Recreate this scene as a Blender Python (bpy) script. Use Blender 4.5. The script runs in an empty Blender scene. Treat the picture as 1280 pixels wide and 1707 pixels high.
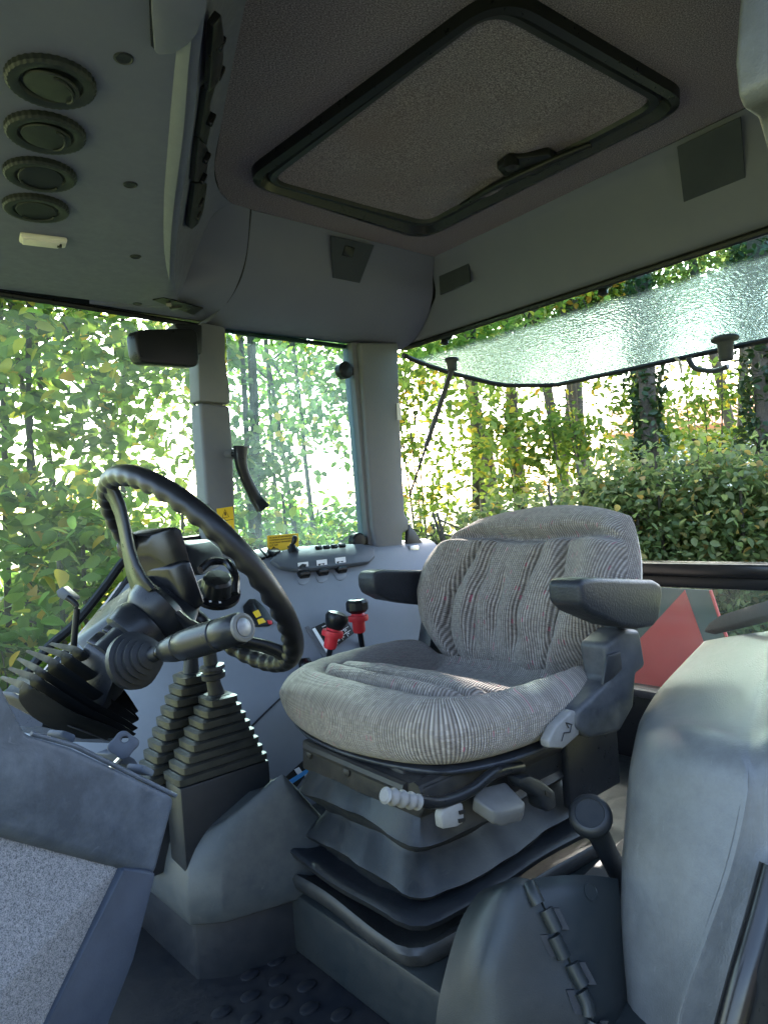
import bpy, bmesh, math, random
import numpy as np
from mathutils import Vector, Matrix
from mathutils.bvhtree import BVHTree
from mathutils.geometry import tessellate_polygon

sc = bpy.context.scene
R = math.radians
# ------------------------------------------------------------------ camera
# Cab axes: X = tractor forward, Y = tractor left, Z up, cab floor at z = 0, seat centre at y = 0.
FPX, IW, IH = 1180.0, 1280.0, 1707.0
YAW, ROLL, PITCH = R(40.1), R(4.2), R(-0.5)
CAM = Vector((0.68, 0.97, 0.78))
_f0 = Vector((-math.sin(YAW), -math.cos(YAW), 0)); _r0 = Vector((-math.cos(YAW), math.sin(YAW), 0)); _u0 = Vector((0, 0, 1))
CF = _f0*math.cos(PITCH) + _u0*math.sin(PITCH); _u1 = _u0*math.cos(PITCH) - _f0*math.sin(PITCH)
CR = _r0*math.cos(ROLL) - _u1*math.sin(ROLL); CU = _u1*math.cos(ROLL) + _r0*math.sin(ROLL)
cam = bpy.data.cameras.new('camera'); cam.sensor_fit = 'HORIZONTAL'; cam.sensor_width = 36
cam.lens = 36*FPX/IW; cam.clip_start = 0.02; cam.clip_end = 2000
co = bpy.data.objects.new('camera', cam); sc.collection.objects.link(co)
co.matrix_world = Matrix(((CR.x, CU.x, -CF.x, CAM.x), (CR.y, CU.y, -CF.y, CAM.y), (CR.z, CU.z, -CF.z, CAM.z), (0, 0, 0, 1)))
sc.camera = co
# ------------------------------------------------------------------ sky, sun, exposure
SUN_EL, SUN_AZ = R(33), R(232)      # azimuth of the sun seen from the cab, measured from +X towards +Y
w = bpy.data.worlds.new('World'); sc.world = w; w.use_nodes = True
nt = w.node_tree; bg = nt.nodes['Background']
sky = nt.nodes.new('ShaderNodeTexSky'); sky.sky_type = 'NISHITA'; sky.sun_disc = False
sky.sun_elevation = SUN_EL; sky.sun_rotation = R(90) - SUN_AZ; sky.dust_density = 3.0; sky.air_density = 1.0
nt.links.new(sky.outputs[0], bg.inputs[0]); bg.inputs[1].default_value = 0.15
sun = bpy.data.lights.new('sun', 'SUN'); sun.energy = 2.2; sun.angle = R(2.0); sun.color = (1.0, 0.95, 0.88)
so = bpy.data.objects.new('sun', sun); sc.collection.objects.link(so)
sd = Vector((math.cos(SUN_AZ)*math.cos(SUN_EL), math.sin(SUN_AZ)*math.cos(SUN_EL), math.sin(SUN_EL)))
so.rotation_euler = sd.to_track_quat('Z', 'Y').to_euler()
sc.view_settings.view_transform = 'Standard'; sc.view_settings.look = 'None'
sc.view_settings.exposure = 3.55; sc.view_settings.gamma = 1.0; sc.view_settings.use_curve_mapping = False
sc.cycles.use_denoising = True
sc.cycles.max_bounces = 10; sc.cycles.transparent_max_bounces = 24; sc.cycles.diffuse_bounces = 5
sc.cycles.sample_clamp_indirect = 6.0
sc.cycles.caustics_reflective = False; sc.cycles.caustics_refractive = False

# ------------------------------------------------------------------ helpers
def ray(x, y): return CF + CR*((x-640)/FPX) - CU*((y-853.5)/FPX)
def D(x, y, d): return CAM + ray(x, y)*d
def at(x, y, ax, v):
    q = ray(x, y); i = 'XYZ'.index(ax); return CAM + q*((v-CAM[i])/q[i])
def V(*a): return Vector(a)
def bvh(o):
    return BVHTree.FromPolygons([v.co.copy() for v in o.data.vertices], [tuple(p.vertices) for p in o.data.polygons])
def on(x, y, tree):
    q = ray(x, y).normalized(); h = tree.ray_cast(CAM, q)
    return (h[0], h[1] if h[1].dot(q) < 0 else -h[1]) if h[0] else (None, None)
def link(o, parent=None):
    sc.collection.objects.link(o)
    if parent is not None:
        o.parent = parent
        # every root is an unrotated Empty at its base; parts are built in place
        root = parent
        while root.parent is not None: root = root.parent
        o.matrix_parent_inverse = (Matrix.Translation(root.location).inverted() if parent is root else Matrix.Identity(4))
    return o
def tag(o, label=None, cat=None, group=None, kind=None):
    for k, v in (('label', label), ('category', cat), ('group', group), ('kind', kind)):
        if v: o[k] = v
    return o
def thing(name, label, cat, loc=(0, 0, 0), group=None):
    o = bpy.data.objects.new(name, None); o.location = loc; o.empty_display_size = 0.05
    sc.collection.objects.link(o); return tag(o, label, cat, group, 'thing')
def finish(name, bm, mat, parent=None, smooth=True, ang=40, bevel=0, seg=2, sub=0, uv=None):
    bmesh.ops.remove_doubles(bm, verts=bm.verts, dist=1e-6)
    bmesh.ops.recalc_face_normals(bm, faces=bm.faces)
    if bevel:
        es = [e for e in bm.edges if len(e.link_faces) == 2 and e.calc_face_angle(0) > R(25)]
        bmesh.ops.bevel(bm, geom=es, offset=bevel, segments=seg, profile=0.5, affect='EDGES', clamp_overlap=True)
    me = bpy.data.meshes.new(name); bm.to_mesh(me); bm.free()
    me.materials.append(mat)
    if smooth:
        me.polygons.foreach_set('use_smooth', [True]*len(me.polygons)); me.set_sharp_from_angle(angle=R(ang))
    o = bpy.data.objects.new(name, me)
    if sub:
        s = o.modifiers.new('s', 'SUBSURF'); s.levels = sub; s.render_levels = sub
    return link(o, parent)
def raw(bm, vs, fs):
    b = [bm.verts.new(v) for v in vs]
    for f in fs:
        try: bm.faces.new([b[i] for i in f])
        except ValueError: pass
    return b
def a_prism(bm, pts, vec):
    n = len(pts); pts = [Vector(p) for p in pts]; vec = Vector(vec)
    tri = tessellate_polygon([pts])
    raw(bm, pts + [p+vec for p in pts], [(i, (i+1) % n, (i+1) % n+n, i+n) for i in range(n)] + ([tuple(range(n)), tuple(range(2*n-1, n-1, -1))] if n < 5 or True else []))
def prism(name, pts, vec, mat, parent=None, **k):
    bm = bmesh.new(); a_prism(bm, pts, vec); return finish(name, bm, mat, parent, **k)
def a_box(bm, c, s, rot=None):
    c = Vector(c); m = rot or Matrix.Identity(3)
    vs = [c + m @ Vector((sx*s[0]/2, sy*s[1]/2, sz*s[2]/2)) for sx in (-1, 1) for sy in (-1, 1) for sz in (-1, 1)]
    raw(bm, vs, [(0, 1, 3, 2), (4, 6, 7, 5), (0, 4, 5, 1), (2, 3, 7, 6), (0, 2, 6, 4), (1, 5, 7, 3)])
def box(name, c, s, mat, parent=None, rot=None, bevel=0.004, **k):
    bm = bmesh.new(); a_box(bm, c, s, rot); return finish(name, bm, mat, parent, bevel=bevel, **k)
def frame_of(axis, up=(0, 0, 1)):
    z = Vector(axis).normalized(); x = Vector(up).cross(z)
    if x.length < 1e-4: x = Vector((1, 0, 0)).cross(z)
    x.normalize(); y = z.cross(x)
    return Matrix((x, y, z)).transposed()
def spline(pts, n=6):
    pts = [Vector(p) for p in pts]; P = [2*pts[0]-pts[1]] + pts + [2*pts[-1]-pts[-2]]; out = []
    for i in range(1, len(P)-2):
        for k in range(n):
            t = k/n; a, b, c, d = P[i-1:i+3]
            out.append(0.5*((2*b)+(c-a)*t+(2*a-5*b+4*c-d)*t*t+(3*b-a-3*c+d)*t**3))
    return out + [pts[-1]]
def a_tube(bm, pts, rad, seg=10, closed=False, up=(0, 0, 1), flat=None, caps=True):
    n = len(pts); rings = []
    if not hasattr(rad, '__len__'): rad = [rad]*n
    prevx = None
    for i, p in enumerate(pts):
        a = pts[(i-1) % n] if (closed or i) else pts[0]; b = pts[(i+1) % n] if (closed or i < n-1) else pts[-1]
        m = frame_of(b-a, up)
        ring = []
        for k in range(seg):
            t = 2*math.pi*k/seg
            fx, fy = (flat or (1, 1))
            ring.append(p + m @ Vector((math.cos(t)*rad[i]*fx, math.sin(t)*rad[i]*fy, 0)))
        rings.append(ring)
    a_loft(bm, rings, closed, caps)
def a_loft(bm, rings, closed=False, caps=True):
    n = len(rings); m = len(rings[0]); vs = [bm.verts.new(v) for r in rings for v in r]
    for i in range(n if closed else n-1):
        j = (i+1) % n
        for k in range(m):
            bm.faces.new((vs[i*m+k], vs[i*m+(k+1) % m], vs[j*m+(k+1) % m], vs[j*m+k]))
    if caps and not closed:
        bm.faces.new(vs[:m][::-1]); bm.faces.new(vs[-m:])
def tube(name, pts, rad, mat, parent=None, seg=10, closed=False, up=(0, 0, 1), flat=None, **k):
    bm = bmesh.new(); a_tube(bm, [Vector(p) for p in pts], rad, seg, closed, up, flat); return finish(name, bm, mat, parent, **k)
def loft(name, rings, mat, parent=None, caps=True, **k):
    bm = bmesh.new(); a_loft(bm, rings, False, caps); return finish(name, bm, mat, parent, **k)
def a_lathe(bm, o, axis, prof, seg=24, up=(0, 0, 1)):
    m = frame_of(axis, up); o = Vector(o)
    a_loft(bm, [[o + m @ Vector((math.cos(2*math.pi*k/seg)*max(r, 1e-4), math.sin(2*math.pi*k/seg)*max(r, 1e-4), h)) for k in range(seg)] for r, h in prof])
def lathe(name, o, axis, prof, mat, parent=None, seg=24, **k):
    bm = bmesh.new(); a_lathe(bm, o, axis, prof, seg); return finish(name, bm, mat, parent, **k)
def sheet(name, rows, mat, parent=None, thick=0.012, away=None, **k):
    """surface through rows of points, given a real thickness on the side away from the cab interior"""
    bm = bmesh.new(); n, m = len(rows), len(rows[0])
    vs = [[bm.verts.new(p) for p in r] for r in rows]
    for i in range(n-1):
        for j in range(m-1): bm.faces.new((vs[i][j], vs[i+1][j], vs[i+1][j+1], vs[i][j+1]))
    bm.normal_update()
    aw = Vector(away)
    tot = sum((f.normal*f.calc_area() for f in bm.faces), Vector())
    sgn = 1 if tot.dot(aw) > 0 else -1
    off = [[bm.verts.new(v.co + v.normal*sgn*thick) for v in r] for r in vs]
    for i in range(n-1):
        for j in range(m-1): bm.faces.new((off[i][j], off[i][j+1], off[i+1][j+1], off[i+1][j]))
    for i in range(n-1):
        bm.faces.new((vs[i][0], off[i][0], off[i+1][0], vs[i+1][0])); bm.faces.new((vs[i][-1], vs[i+1][-1], off[i+1][-1], off[i][-1]))
    for j in range(m-1):
        bm.faces.new((vs[0][j], vs[0][j+1], off[0][j+1], off[0][j])); bm.faces.new((vs[-1][j], off[-1][j], off[-1][j+1], vs[-1][j+1]))
    return finish(name, bm, mat, parent, **k)
def rrect(cx, cy, hx, hy, r, n=5, z=0.0):
    out = []
    for sx, sy, a0 in ((1, 1, 0), (-1, 1, 90), (-1, -1, 180), (1, -1, 270)):
        for k in range(n+1):
            a = R(a0 + 90*k/n); out.append(Vector((cx+sx*(hx-r)+r*math.cos(a), cy+sy*(hy-r)+r*math.sin(a), z)))
    return out
def rquad(c, r, n=6):
    """rounded corners on a planar quad of points"""
    c = [Vector(p) for p in c]; out = []
    for i in range(len(c)):
        a, b, d = c[i-1], c[i], c[(i+1) % len(c)]
        p = b+(a-b).normalized()*r; q = b+(d-b).normalized()*r
        for k in range(n+1):
            t = k/n; out.append(p*(1-t)**2+b*2*t*(1-t)+q*t*t)
    return out

# ------------------------------------------------------------------ materials
MATS = {}
def nodes(name):
    m = bpy.data.materials.new(name); m.use_nodes = True; t = m.node_tree
    return m, t, t.nodes['Principled BSDF']
def N(t, typ, **k):
    n = t.nodes.new('ShaderNode'+typ)
    for a, b in k.items():
        if a in n.inputs.keys() if isinstance(a, str) else False: n.inputs[a].default_value = b
        else: setattr(n, a, b)
    return n
def ramp(t, fac, stops, interp='LINEAR'):
    r = t.nodes.new('ShaderNodeValToRGB'); r.color_ramp.interpolation = interp
    e = r.color_ramp.elements
    while len(e) < len(stops): e.new(0.5)
    for el, (p, c) in zip(e, stops):
        el.position = p; el.color = (*c, 1) if len(c) == 3 else c
    t.links.new(fac, r.inputs[0]); return r
def noise(t, vec, scale, detail=3, rough=0.5):
    n = t.nodes.new('ShaderNodeTexNoise'); n.inputs['Scale'].default_value = scale; n.inputs['Detail'].default_value = detail; n.inputs['Roughness'].default_value = rough
    t.links.new(vec, n.inputs['Vector']); return n.outputs['Fac']
def mixc(t, fac, a, b, mode='MIX'):
    m = t.nodes.new('ShaderNodeMix'); m.data_type = 'RGBA'; m.blend_type = mode
    for i, s in ((6, a), (7, b)):
        if isinstance(s, tuple): m.inputs[i].default_value = (*s, 1)
        else: t.links.new(s, m.inputs[i])
    if isinstance(fac, (int, float)): m.inputs[0].default_value = fac
    else: t.links.new(fac, m.inputs[0])
    return m.outputs[2]
def mth(t, op, a, b=None, c=None):
    m = t.nodes.new('ShaderNodeMath'); m.operation = op
    for i, s in enumerate((a, b, c)):
        if s is None: continue
        if isinstance(s, (int, float)): m.inputs[i].default_value = s
        else: t.links.new(s, m.inputs[i])
    return m.outputs[0]
def plastic(name, col, rough=0.5, grain=900, gstr=0.15, dust=0.3, dustcol=None, spec=0.28, scratches=True, bumpd=0.0006):
    m, t, b = nodes(name); tc = t.nodes.new('ShaderNodeTexCoord').outputs['Object']
    dc = dustcol or tuple(min(1, c*0.55+0.16) for c in col)
    n1 = noise(t, tc, 6, 6, 0.65); n2 = noise(t, tc, 55, 5, 0.7); n3 = noise(t, tc, grain, 2)
    f = ramp(t, mth(t, 'ADD', mth(t, 'MULTIPLY', n1, 0.65), mth(t, 'MULTIPLY', n2, 0.35)), [(0.42, (0, 0, 0)), (0.72, (dust, dust, dust))])
    c = mixc(t, f.outputs[0], col, dc)
    if scratches:
        mp = t.nodes.new('ShaderNodeMapping'); mp.inputs['Scale'].default_value = (25, 160, 40); mp.inputs['Rotation'].default_value = (0.4, 0.3, 0.7); t.links.new(tc, mp.inputs[0])
        s = ramp(t, noise(t, mp.outputs[0], 1.0, 4, 0.6), [(0.66, (0, 0, 0)), (0.78, (dust*0.8,)*3)])
        c = mixc(t, s.outputs[0], c, dc)
    t.links.new(c, b.inputs['Base Color'])
    rr = ramp(t, n2, [(0.3, (rough*0.85,)*3), (0.7, (min(1, rough*1.2),)*3)]); t.links.new(rr.outputs[0], b.inputs['Roughness'])
    b.inputs['Specular IOR Level'].default_value = spec
    bp = t.nodes.new('ShaderNodeBump'); bp.inputs['Strength'].default_value = gstr; bp.inputs['Distance'].default_value = bumpd
    t.links.new(n3, bp.inputs['Height']); t.links.new(bp.outputs[0], b.inputs['Normal'])
    MATS[name] = m; return m
GREY = plastic('grey plastic', (0.175, 0.195, 0.228), 0.40, 700, 0.35, 0.25)
GREYD = plastic('console slate plastic', (0.06, 0.07, 0.088), 0.45, 700, 0.3, 0.2)
ROOFP = plastic('roof plastic', (0.098, 0.102, 0.160), 0.55, 900, 0.3, 0.12, scratches=False)
PILLAR = plastic('pillar plastic', (0.13, 0.14, 0.16), 0.5, 900, 0.3, 0.3, (0.22, 0.20, 0.19))
DASHD = plastic('dash edge plastic', (0.022, 0.030, 0.046), 0.5, 500, 0.3, 0.25, (0.10, 0.11, 0.14))
DASH = plastic('dash plastic', (0.042, 0.051, 0.068), 0.5, 260, 0.5, 0.4, (0.20, 0.23, 0.28))
FEND = plastic('fender plastic', (0.080, 0.083, 0.084), 0.40, 420, 0.5, 0.45, (0.19, 0.195, 0.195), spec=0.38, bumpd=0.0012)
PEDE = plastic('pedestal plastic', (0.032, 0.038, 0.041), 0.45, 400, 0.3, 0.4, (0.12, 0.115, 0.10))
COVER = plastic('dark green grey cover', (0.010, 0.014, 0.016), 0.38, 600, 0.3, 0.35, (0.040, 0.036, 0.030), 0.28)
BLK = plastic('black plastic', (0.010, 0.011, 0.013), 0.30, 600, 0.2, 0.12, (0.03, 0.03, 0.032), 0.22)
GLOSS = plastic('gloss black', (0.007, 0.007, 0.008), 0.22, 300, 0.05, 0.10, (0.02, 0.02, 0.02), 0.35)
RUB = plastic('black rubber', (0.008, 0.010, 0.013), 0.45, 400, 0.25, 0.35, (0.045, 0.042, 0.038), 0.3)
RUBD = plastic('dusty rubber', (0.010, 0.012, 0.014), 0.42, 300, 0.3, 0.5, (0.055, 0.050, 0.040), 0.3)
FLOORM = plastic('floor rubber', (0.0045, 0.006, 0.009), 0.55, 300, 0.3, 0.6, (0.030, 0.026, 0.021), 0.2)
ARMR = plastic('armrest vinyl', (0.013, 0.015, 0.020), 0.42, 260, 0.6, 0.2, (0.08, 0.08, 0.085), bumpd=0.0012)
MET = plastic('dusty steel', (0.014, 0.014, 0.015), 0.5, 200, 0.3, 0.6, (0.065, 0.055, 0.042), 0.3)
GREEN = plastic('vent green black', (0.012, 0.015, 0.016), 0.45, 600, 0.2, 0.1, spec=0.2, scratches=False)
RUBG = plastic('gaiter rubber', (0.012, 0.014, 0.014), 0.42, 300, 0.3, 0.6, (0.060, 0.055, 0.045), 0.3)
MATTE = plastic('matt black rubber', (0.005, 0.006, 0.007), 0.45, 400, 0.2, 0.2, (0.015, 0.015, 0.015), 0.13)
RIM = plastic('rim plastic', (0.007, 0.007, 0.008), 0.36, 300, 0.1, 0.12, (0.025, 0.025, 0.025), 0.3)
RED = plastic('red plastic', (0.55, 0.03, 0.04), 0.4, 400, 0.1, 0.1, (0.5, 0.12, 0.11))
CREAM = plastic('cream plastic', (0.62, 0.58, 0.55), 0.5, 300, 0.2, 0.35, (0.35, 0.28, 0.2))
LGREY = plastic('light grey plastic', (0.20, 0.195, 0.19), 0.5, 300, 0.3, 0.6, (0.085, 0.075, 0.065))
SLAT = plastic('shell slate', (0.016, 0.019, 0.026), 0.42, 500, 0.25, 0.45, (0.15, 0.15, 0.15))
YEL = plastic('sticker yellow', (0.75, 0.50, 0.02), 0.45, 300, 0.02, 0.25, (0.5, 0.36, 0.1), scratches=False)
INK = plastic('sticker ink', (0.012, 0.011, 0.01), 0.5, 300, 0.0, 0.0, scratches=False)
WHT = plastic('white print', (0.75, 0.76, 0.78), 0.45, 300, 0.0, 0.15, (0.5, 0.5, 0.5), scratches=False)
BLUEP = plastic('blue print', (0.06, 0.30, 0.65), 0.4, 300, 0.0, 0.1, scratches=False)
SIGNR = plastic('red reflective sheet', (0.92, 0.16, 0.15), 0.6, 200, 0.05, 0.25, (0.85, 0.25, 0.22), scratches=False)
SIGNG = plastic('grey sign plate', (0.19, 0.22, 0.21), 0.5, 200, 0.05, 0.2, scratches=False)
BARK = plastic('bark', (0.07, 0.058, 0.045), 0.9, 60, 0.9, 0.6, (0.14, 0.12, 0.09), bumpd=0.01)
def metal(name, col, rough):
    m, t, b = nodes(name); b.inputs['Base Color'].default_value = (*col, 1); b.inputs['Metallic'].default_value = 1; b.inputs['Roughness'].default_value = rough
    tc = t.nodes.new('ShaderNodeTexCoord').outputs['Object']; r = ramp(t, noise(t, tc, 120, 4), [(0.3, (rough*0.7,)*3), (0.7, (min(1, rough*1.5),)*3)]); t.links.new(r.outputs[0], b.inputs['Roughness'])
    return m
STEEL = metal('brushed steel', (0.6, 0.61, 0.63), 0.35)
SATIN = metal('satin button', (0.16, 0.165, 0.175), 0.45)
GRILLE = plastic('speaker cloth', (0.026, 0.031, 0.047), 0.8, 500, 0.5, 0.1, scratches=False)
MGREY = plastic('mid grey plastic', (0.10, 0.098, 0.094), 0.5, 300, 0.2, 0.4, (0.05, 0.045, 0.04))
def headliner():
    m, t, b = nodes('headliner knit'); tc = t.nodes.new('ShaderNodeTexCoord').outputs['Object']
    mp = t.nodes.new('ShaderNodeMapping'); mp.inputs['Scale'].default_value = (300, 560, 300); mp.inputs['Rotation'].default_value = (0, 0, 0.35); t.links.new(tc, mp.inputs[0])
    n = noise(t, mp.outputs[0], 1.0, 3, 0.7); big = noise(t, tc, 5, 5)
    c = ramp(t, n, [(0.34, (0.055, 0.047, 0.062)), (0.52, (0.16, 0.138, 0.172)), (0.70, (0.38, 0.34, 0.40))])
    c2 = mixc(t, ramp(t, big, [(0.35, (0, 0, 0)), (0.75, (0.4, 0.4, 0.4))]).outputs[0], c.outputs[0], (0.15, 0.105, 0.11))
    t.links.new(c2, b.inputs['Base Color']); b.inputs['Roughness'].default_value = 0.95; b.inputs['Specular IOR Level'].default_value = 0.1
    bp = t.nodes.new('ShaderNodeBump'); bp.inputs['Strength'].default_value = 0.5; bp.inputs['Distance'].default_value = 0.002; t.links.new(n, bp.inputs['Height']); t.links.new(bp.outputs[0], b.inputs['Normal'])
    return m
HEAD = headliner()
def panel_cloth():
    m, t, b = nodes('speckled panel cloth'); tc = t.nodes.new('ShaderNodeTexCoord').outputs['Object']
    v = t.nodes.new('ShaderNodeTexVoronoi'); v.inputs['Scale'].default_value = 800; t.links.new(tc, v.inputs['Vector'])
    n = noise(t, tc, 260, 3, 0.7)
    c = ramp(t, mth(t, 'ADD', mth(t, 'MULTIPLY', v.outputs['Distance'], 0.6), mth(t, 'MULTIPLY', n, 0.7)), [(0.38, (0.30, 0.295, 0.305)), (0.62, (0.20, 0.20, 0.215)), (0.90, (0.085, 0.09, 0.10))])
    t.links.new(c.outputs[0], b.inputs['Base Color']); b.inputs['Roughness'].default_value = 0.95; b.inputs['Specular IOR Level'].default_value = 0.1
    bp = t.nodes.new('ShaderNodeBump'); bp.inputs['Strength'].default_value = 0.6; bp.inputs['Distance'].default_value = 0.002; bp.invert = True; t.links.new(v.outputs['Distance'], bp.inputs['Height']); t.links.new(bp.outputs[0], b.inputs['Normal'])
    return m
PCLOTH = panel_cloth()
def seat_cloth():
    m, t, b = nodes('ribbed seat cloth'); uv = t.nodes.new('ShaderNodeUVMap'); uv.uv_map = 'UVMap'
    sp = t.nodes.new('ShaderNodeSeparateXYZ'); t.links.new(uv.outputs[0], sp.inputs[0])
    U, W = sp.outputs[0], sp.outputs[1]
    jit = noise(t, uv.outputs[0], 40, 2)
    u2 = mth(t, 'ADD', U, mth(t, 'MULTIPLY', jit, 0.0003))
    rib = mth(t, 'SINE', mth(t, 'MULTIPLY', u2, 2*math.pi/0.0052))
    wv = mth(t, 'SINE', mth(t, 'MULTIPLY', W, 2*math.pi/0.0046))
    rid = mth(t, 'FLOOR', mth(t, 'DIVIDE', u2, 0.0052))
    cb = t.nodes.new('ShaderNodeCombineXYZ'); t.links.new(rid, cb.inputs[0]); wn = t.nodes.new('ShaderNodeTexWhiteNoise'); wn.noise_dimensions = '3D'; t.links.new(cb.outputs[0], wn.inputs['Vector'])
    # broken coloured threads along some ribs
    cb2 = t.nodes.new('ShaderNodeCombineXYZ'); t.links.new(rid, cb2.inputs[0]); t.links.new(mth(t, 'FLOOR', mth(t, 'DIVIDE', W, 0.009)), cb2.inputs[1])
    wn2 = t.nodes.new('ShaderNodeTexWhiteNoise'); wn2.noise_dimensions = '3D'; t.links.new(cb2.outputs[0], wn2.inputs['Vector'])
    base = ramp(t, mth(t, 'MULTIPLY_ADD', rib, 0.5, 0.5), [(0.05, (0.130, 0.110, 0.096)), (0.35, (0.20, 0.174, 0.152)), (0.7, (0.315, 0.28, 0.246)), (1.0, (0.375, 0.335, 0.297))])
    tint = ramp(t, wn.outputs['Value'], [(0.0, (0.80, 0.78, 0.78)), (0.5, (0.92, 0.91, 0.90)), (1.0, (1, 1, 1))])
    c = mixc(t, 1.0, base.outputs[0], tint.outputs[0], 'MULTIPLY')
    lowrib = ramp(t, rib, [(0.0, (1, 1, 1)), (0.35, (0, 0, 0))])
    redm = mth(t, 'MULTIPLY', mth(t, 'GREATER_THAN', wn2.outputs['Value'], 0.955), lowrib.outputs[0])
    pick = mth(t, 'GREATER_THAN', wn.outputs['Value'], 0.45)
    c = mixc(t, mth(t, 'MULTIPLY', mth(t, 'MULTIPLY', redm, pick), 0.8), c, (0.26, 0.06, 0.09))
    cb3 = t.nodes.new('ShaderNodeCombineXYZ'); t.links.new(rid, cb3.inputs[0]); t.links.new(mth(t, 'FLOOR', mth(t, 'DIVIDE', W, 0.0046)), cb3.inputs[1])
    wn3 = t.nodes.new('ShaderNodeTexWhiteNoise'); wn3.noise_dimensions = '3D'; t.links.new(cb3.outputs[0], wn3.inputs['Vector'])
    c = mixc(t, 1.0, c, ramp(t, wn3.outputs['Value'], [(0.0, (0.72, 0.71, 0.71)), (1.0, (1.10, 1.10, 1.10))]).outputs[0], 'MULTIPLY')
    dirt = noise(t, uv.outputs[0], 9, 5, 0.6)
    c = mixc(t, ramp(t, dirt, [(0.4, (0, 0, 0)), (0.75, (0.45, 0.45, 0.45))]).outputs[0], c, (0.20, 0.18, 0.16))
    t.links.new(c, b.inputs['Base Color']); b.inputs['Roughness'].default_value = 0.95; b.inputs['Specular IOR Level'].default_value = 0.08
    b.inputs['Sheen Weight'].default_value = 0.15
    h = mth(t, 'ADD', rib, mth(t, 'MULTIPLY', wv, 0.5))
    bp = t.nodes.new('ShaderNodeBump'); bp.inputs['Strength'].default_value = 0.7; bp.inputs['Distance'].default_value = 0.0012; t.links.new(h, bp.inputs['Height']); t.links.new(bp.outputs[0], b.inputs['Normal'])
    return m
SEATC = seat_cloth()
def glass(name, tint, film=0.05, streak=(3, 3, 12), gloss=0.12):
    m, t, b = nodes(name); t.nodes.remove(b); out = t.nodes['Material Output']; tc = t.nodes.new('ShaderNodeTexCoord').outputs['Object']
    tr = t.nodes.new('ShaderNodeBsdfTransparent'); tr.inputs[0].default_value = (*tint, 1)
    gl = t.nodes.new('ShaderNodeBsdfGlossy'); gl.inputs['Roughness'].default_value = 0.03
    fr = t.nodes.new('ShaderNodeFresnel'); fr.inputs[0].default_value = 1.35
    mx = t.nodes.new('ShaderNodeMixShader'); t.links.new(mth(t, 'MULTIPLY', fr.outputs[0], gloss*5), mx.inputs[0]); t.links.new(tr.outputs[0], mx.inputs[1]); t.links.new(gl.outputs[0], mx.inputs[2])
    tl = t.nodes.new('ShaderNodeBsdfTranslucent'); tl.inputs[0].default_value = (0.72, 0.9, 0.95, 1)
    mp = t.nodes.new('ShaderNodeMapping'); mp.inputs['Scale'].default_value = streak; mp.inputs['Rotation'].default_value = (0.25, 0.15, 0.2); t.links.new(tc, mp.inputs[0])
    n = noise(t, mp.outputs[0], 2.0, 8, 0.72); n2 = noise(t, tc, 3.0, 3)
    fm = ramp(t, mth(t, 'MULTIPLY_ADD', n, 0.7, mth(t, 'MULTIPLY', n2, 0.3)), [(0.35, (film*0.25,)*3), (0.70, (film*2.2,)*3)])
    m2 = t.nodes.new('ShaderNodeMixShader'); t.links.new(fm.outputs[0], m2.inputs[0]); t.links.new(mx.outputs[0], m2.inputs[1]); t.links.new(tl.outputs[0], m2.inputs[2])
    t.links.new(m2.outputs[0], out.inputs[0]); return m
GLASS_R = glass('tinted side glass', (0.86, 0.95, 0.91), 0.007)
GLASS_Q = glass('dusty side window glass', (0.70, 0.87, 0.89), 0.016, (9, 4, 9))
GLASS_C = glass('clear rear glass', (0.92, 0.96, 0.94), 0.006)
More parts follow.
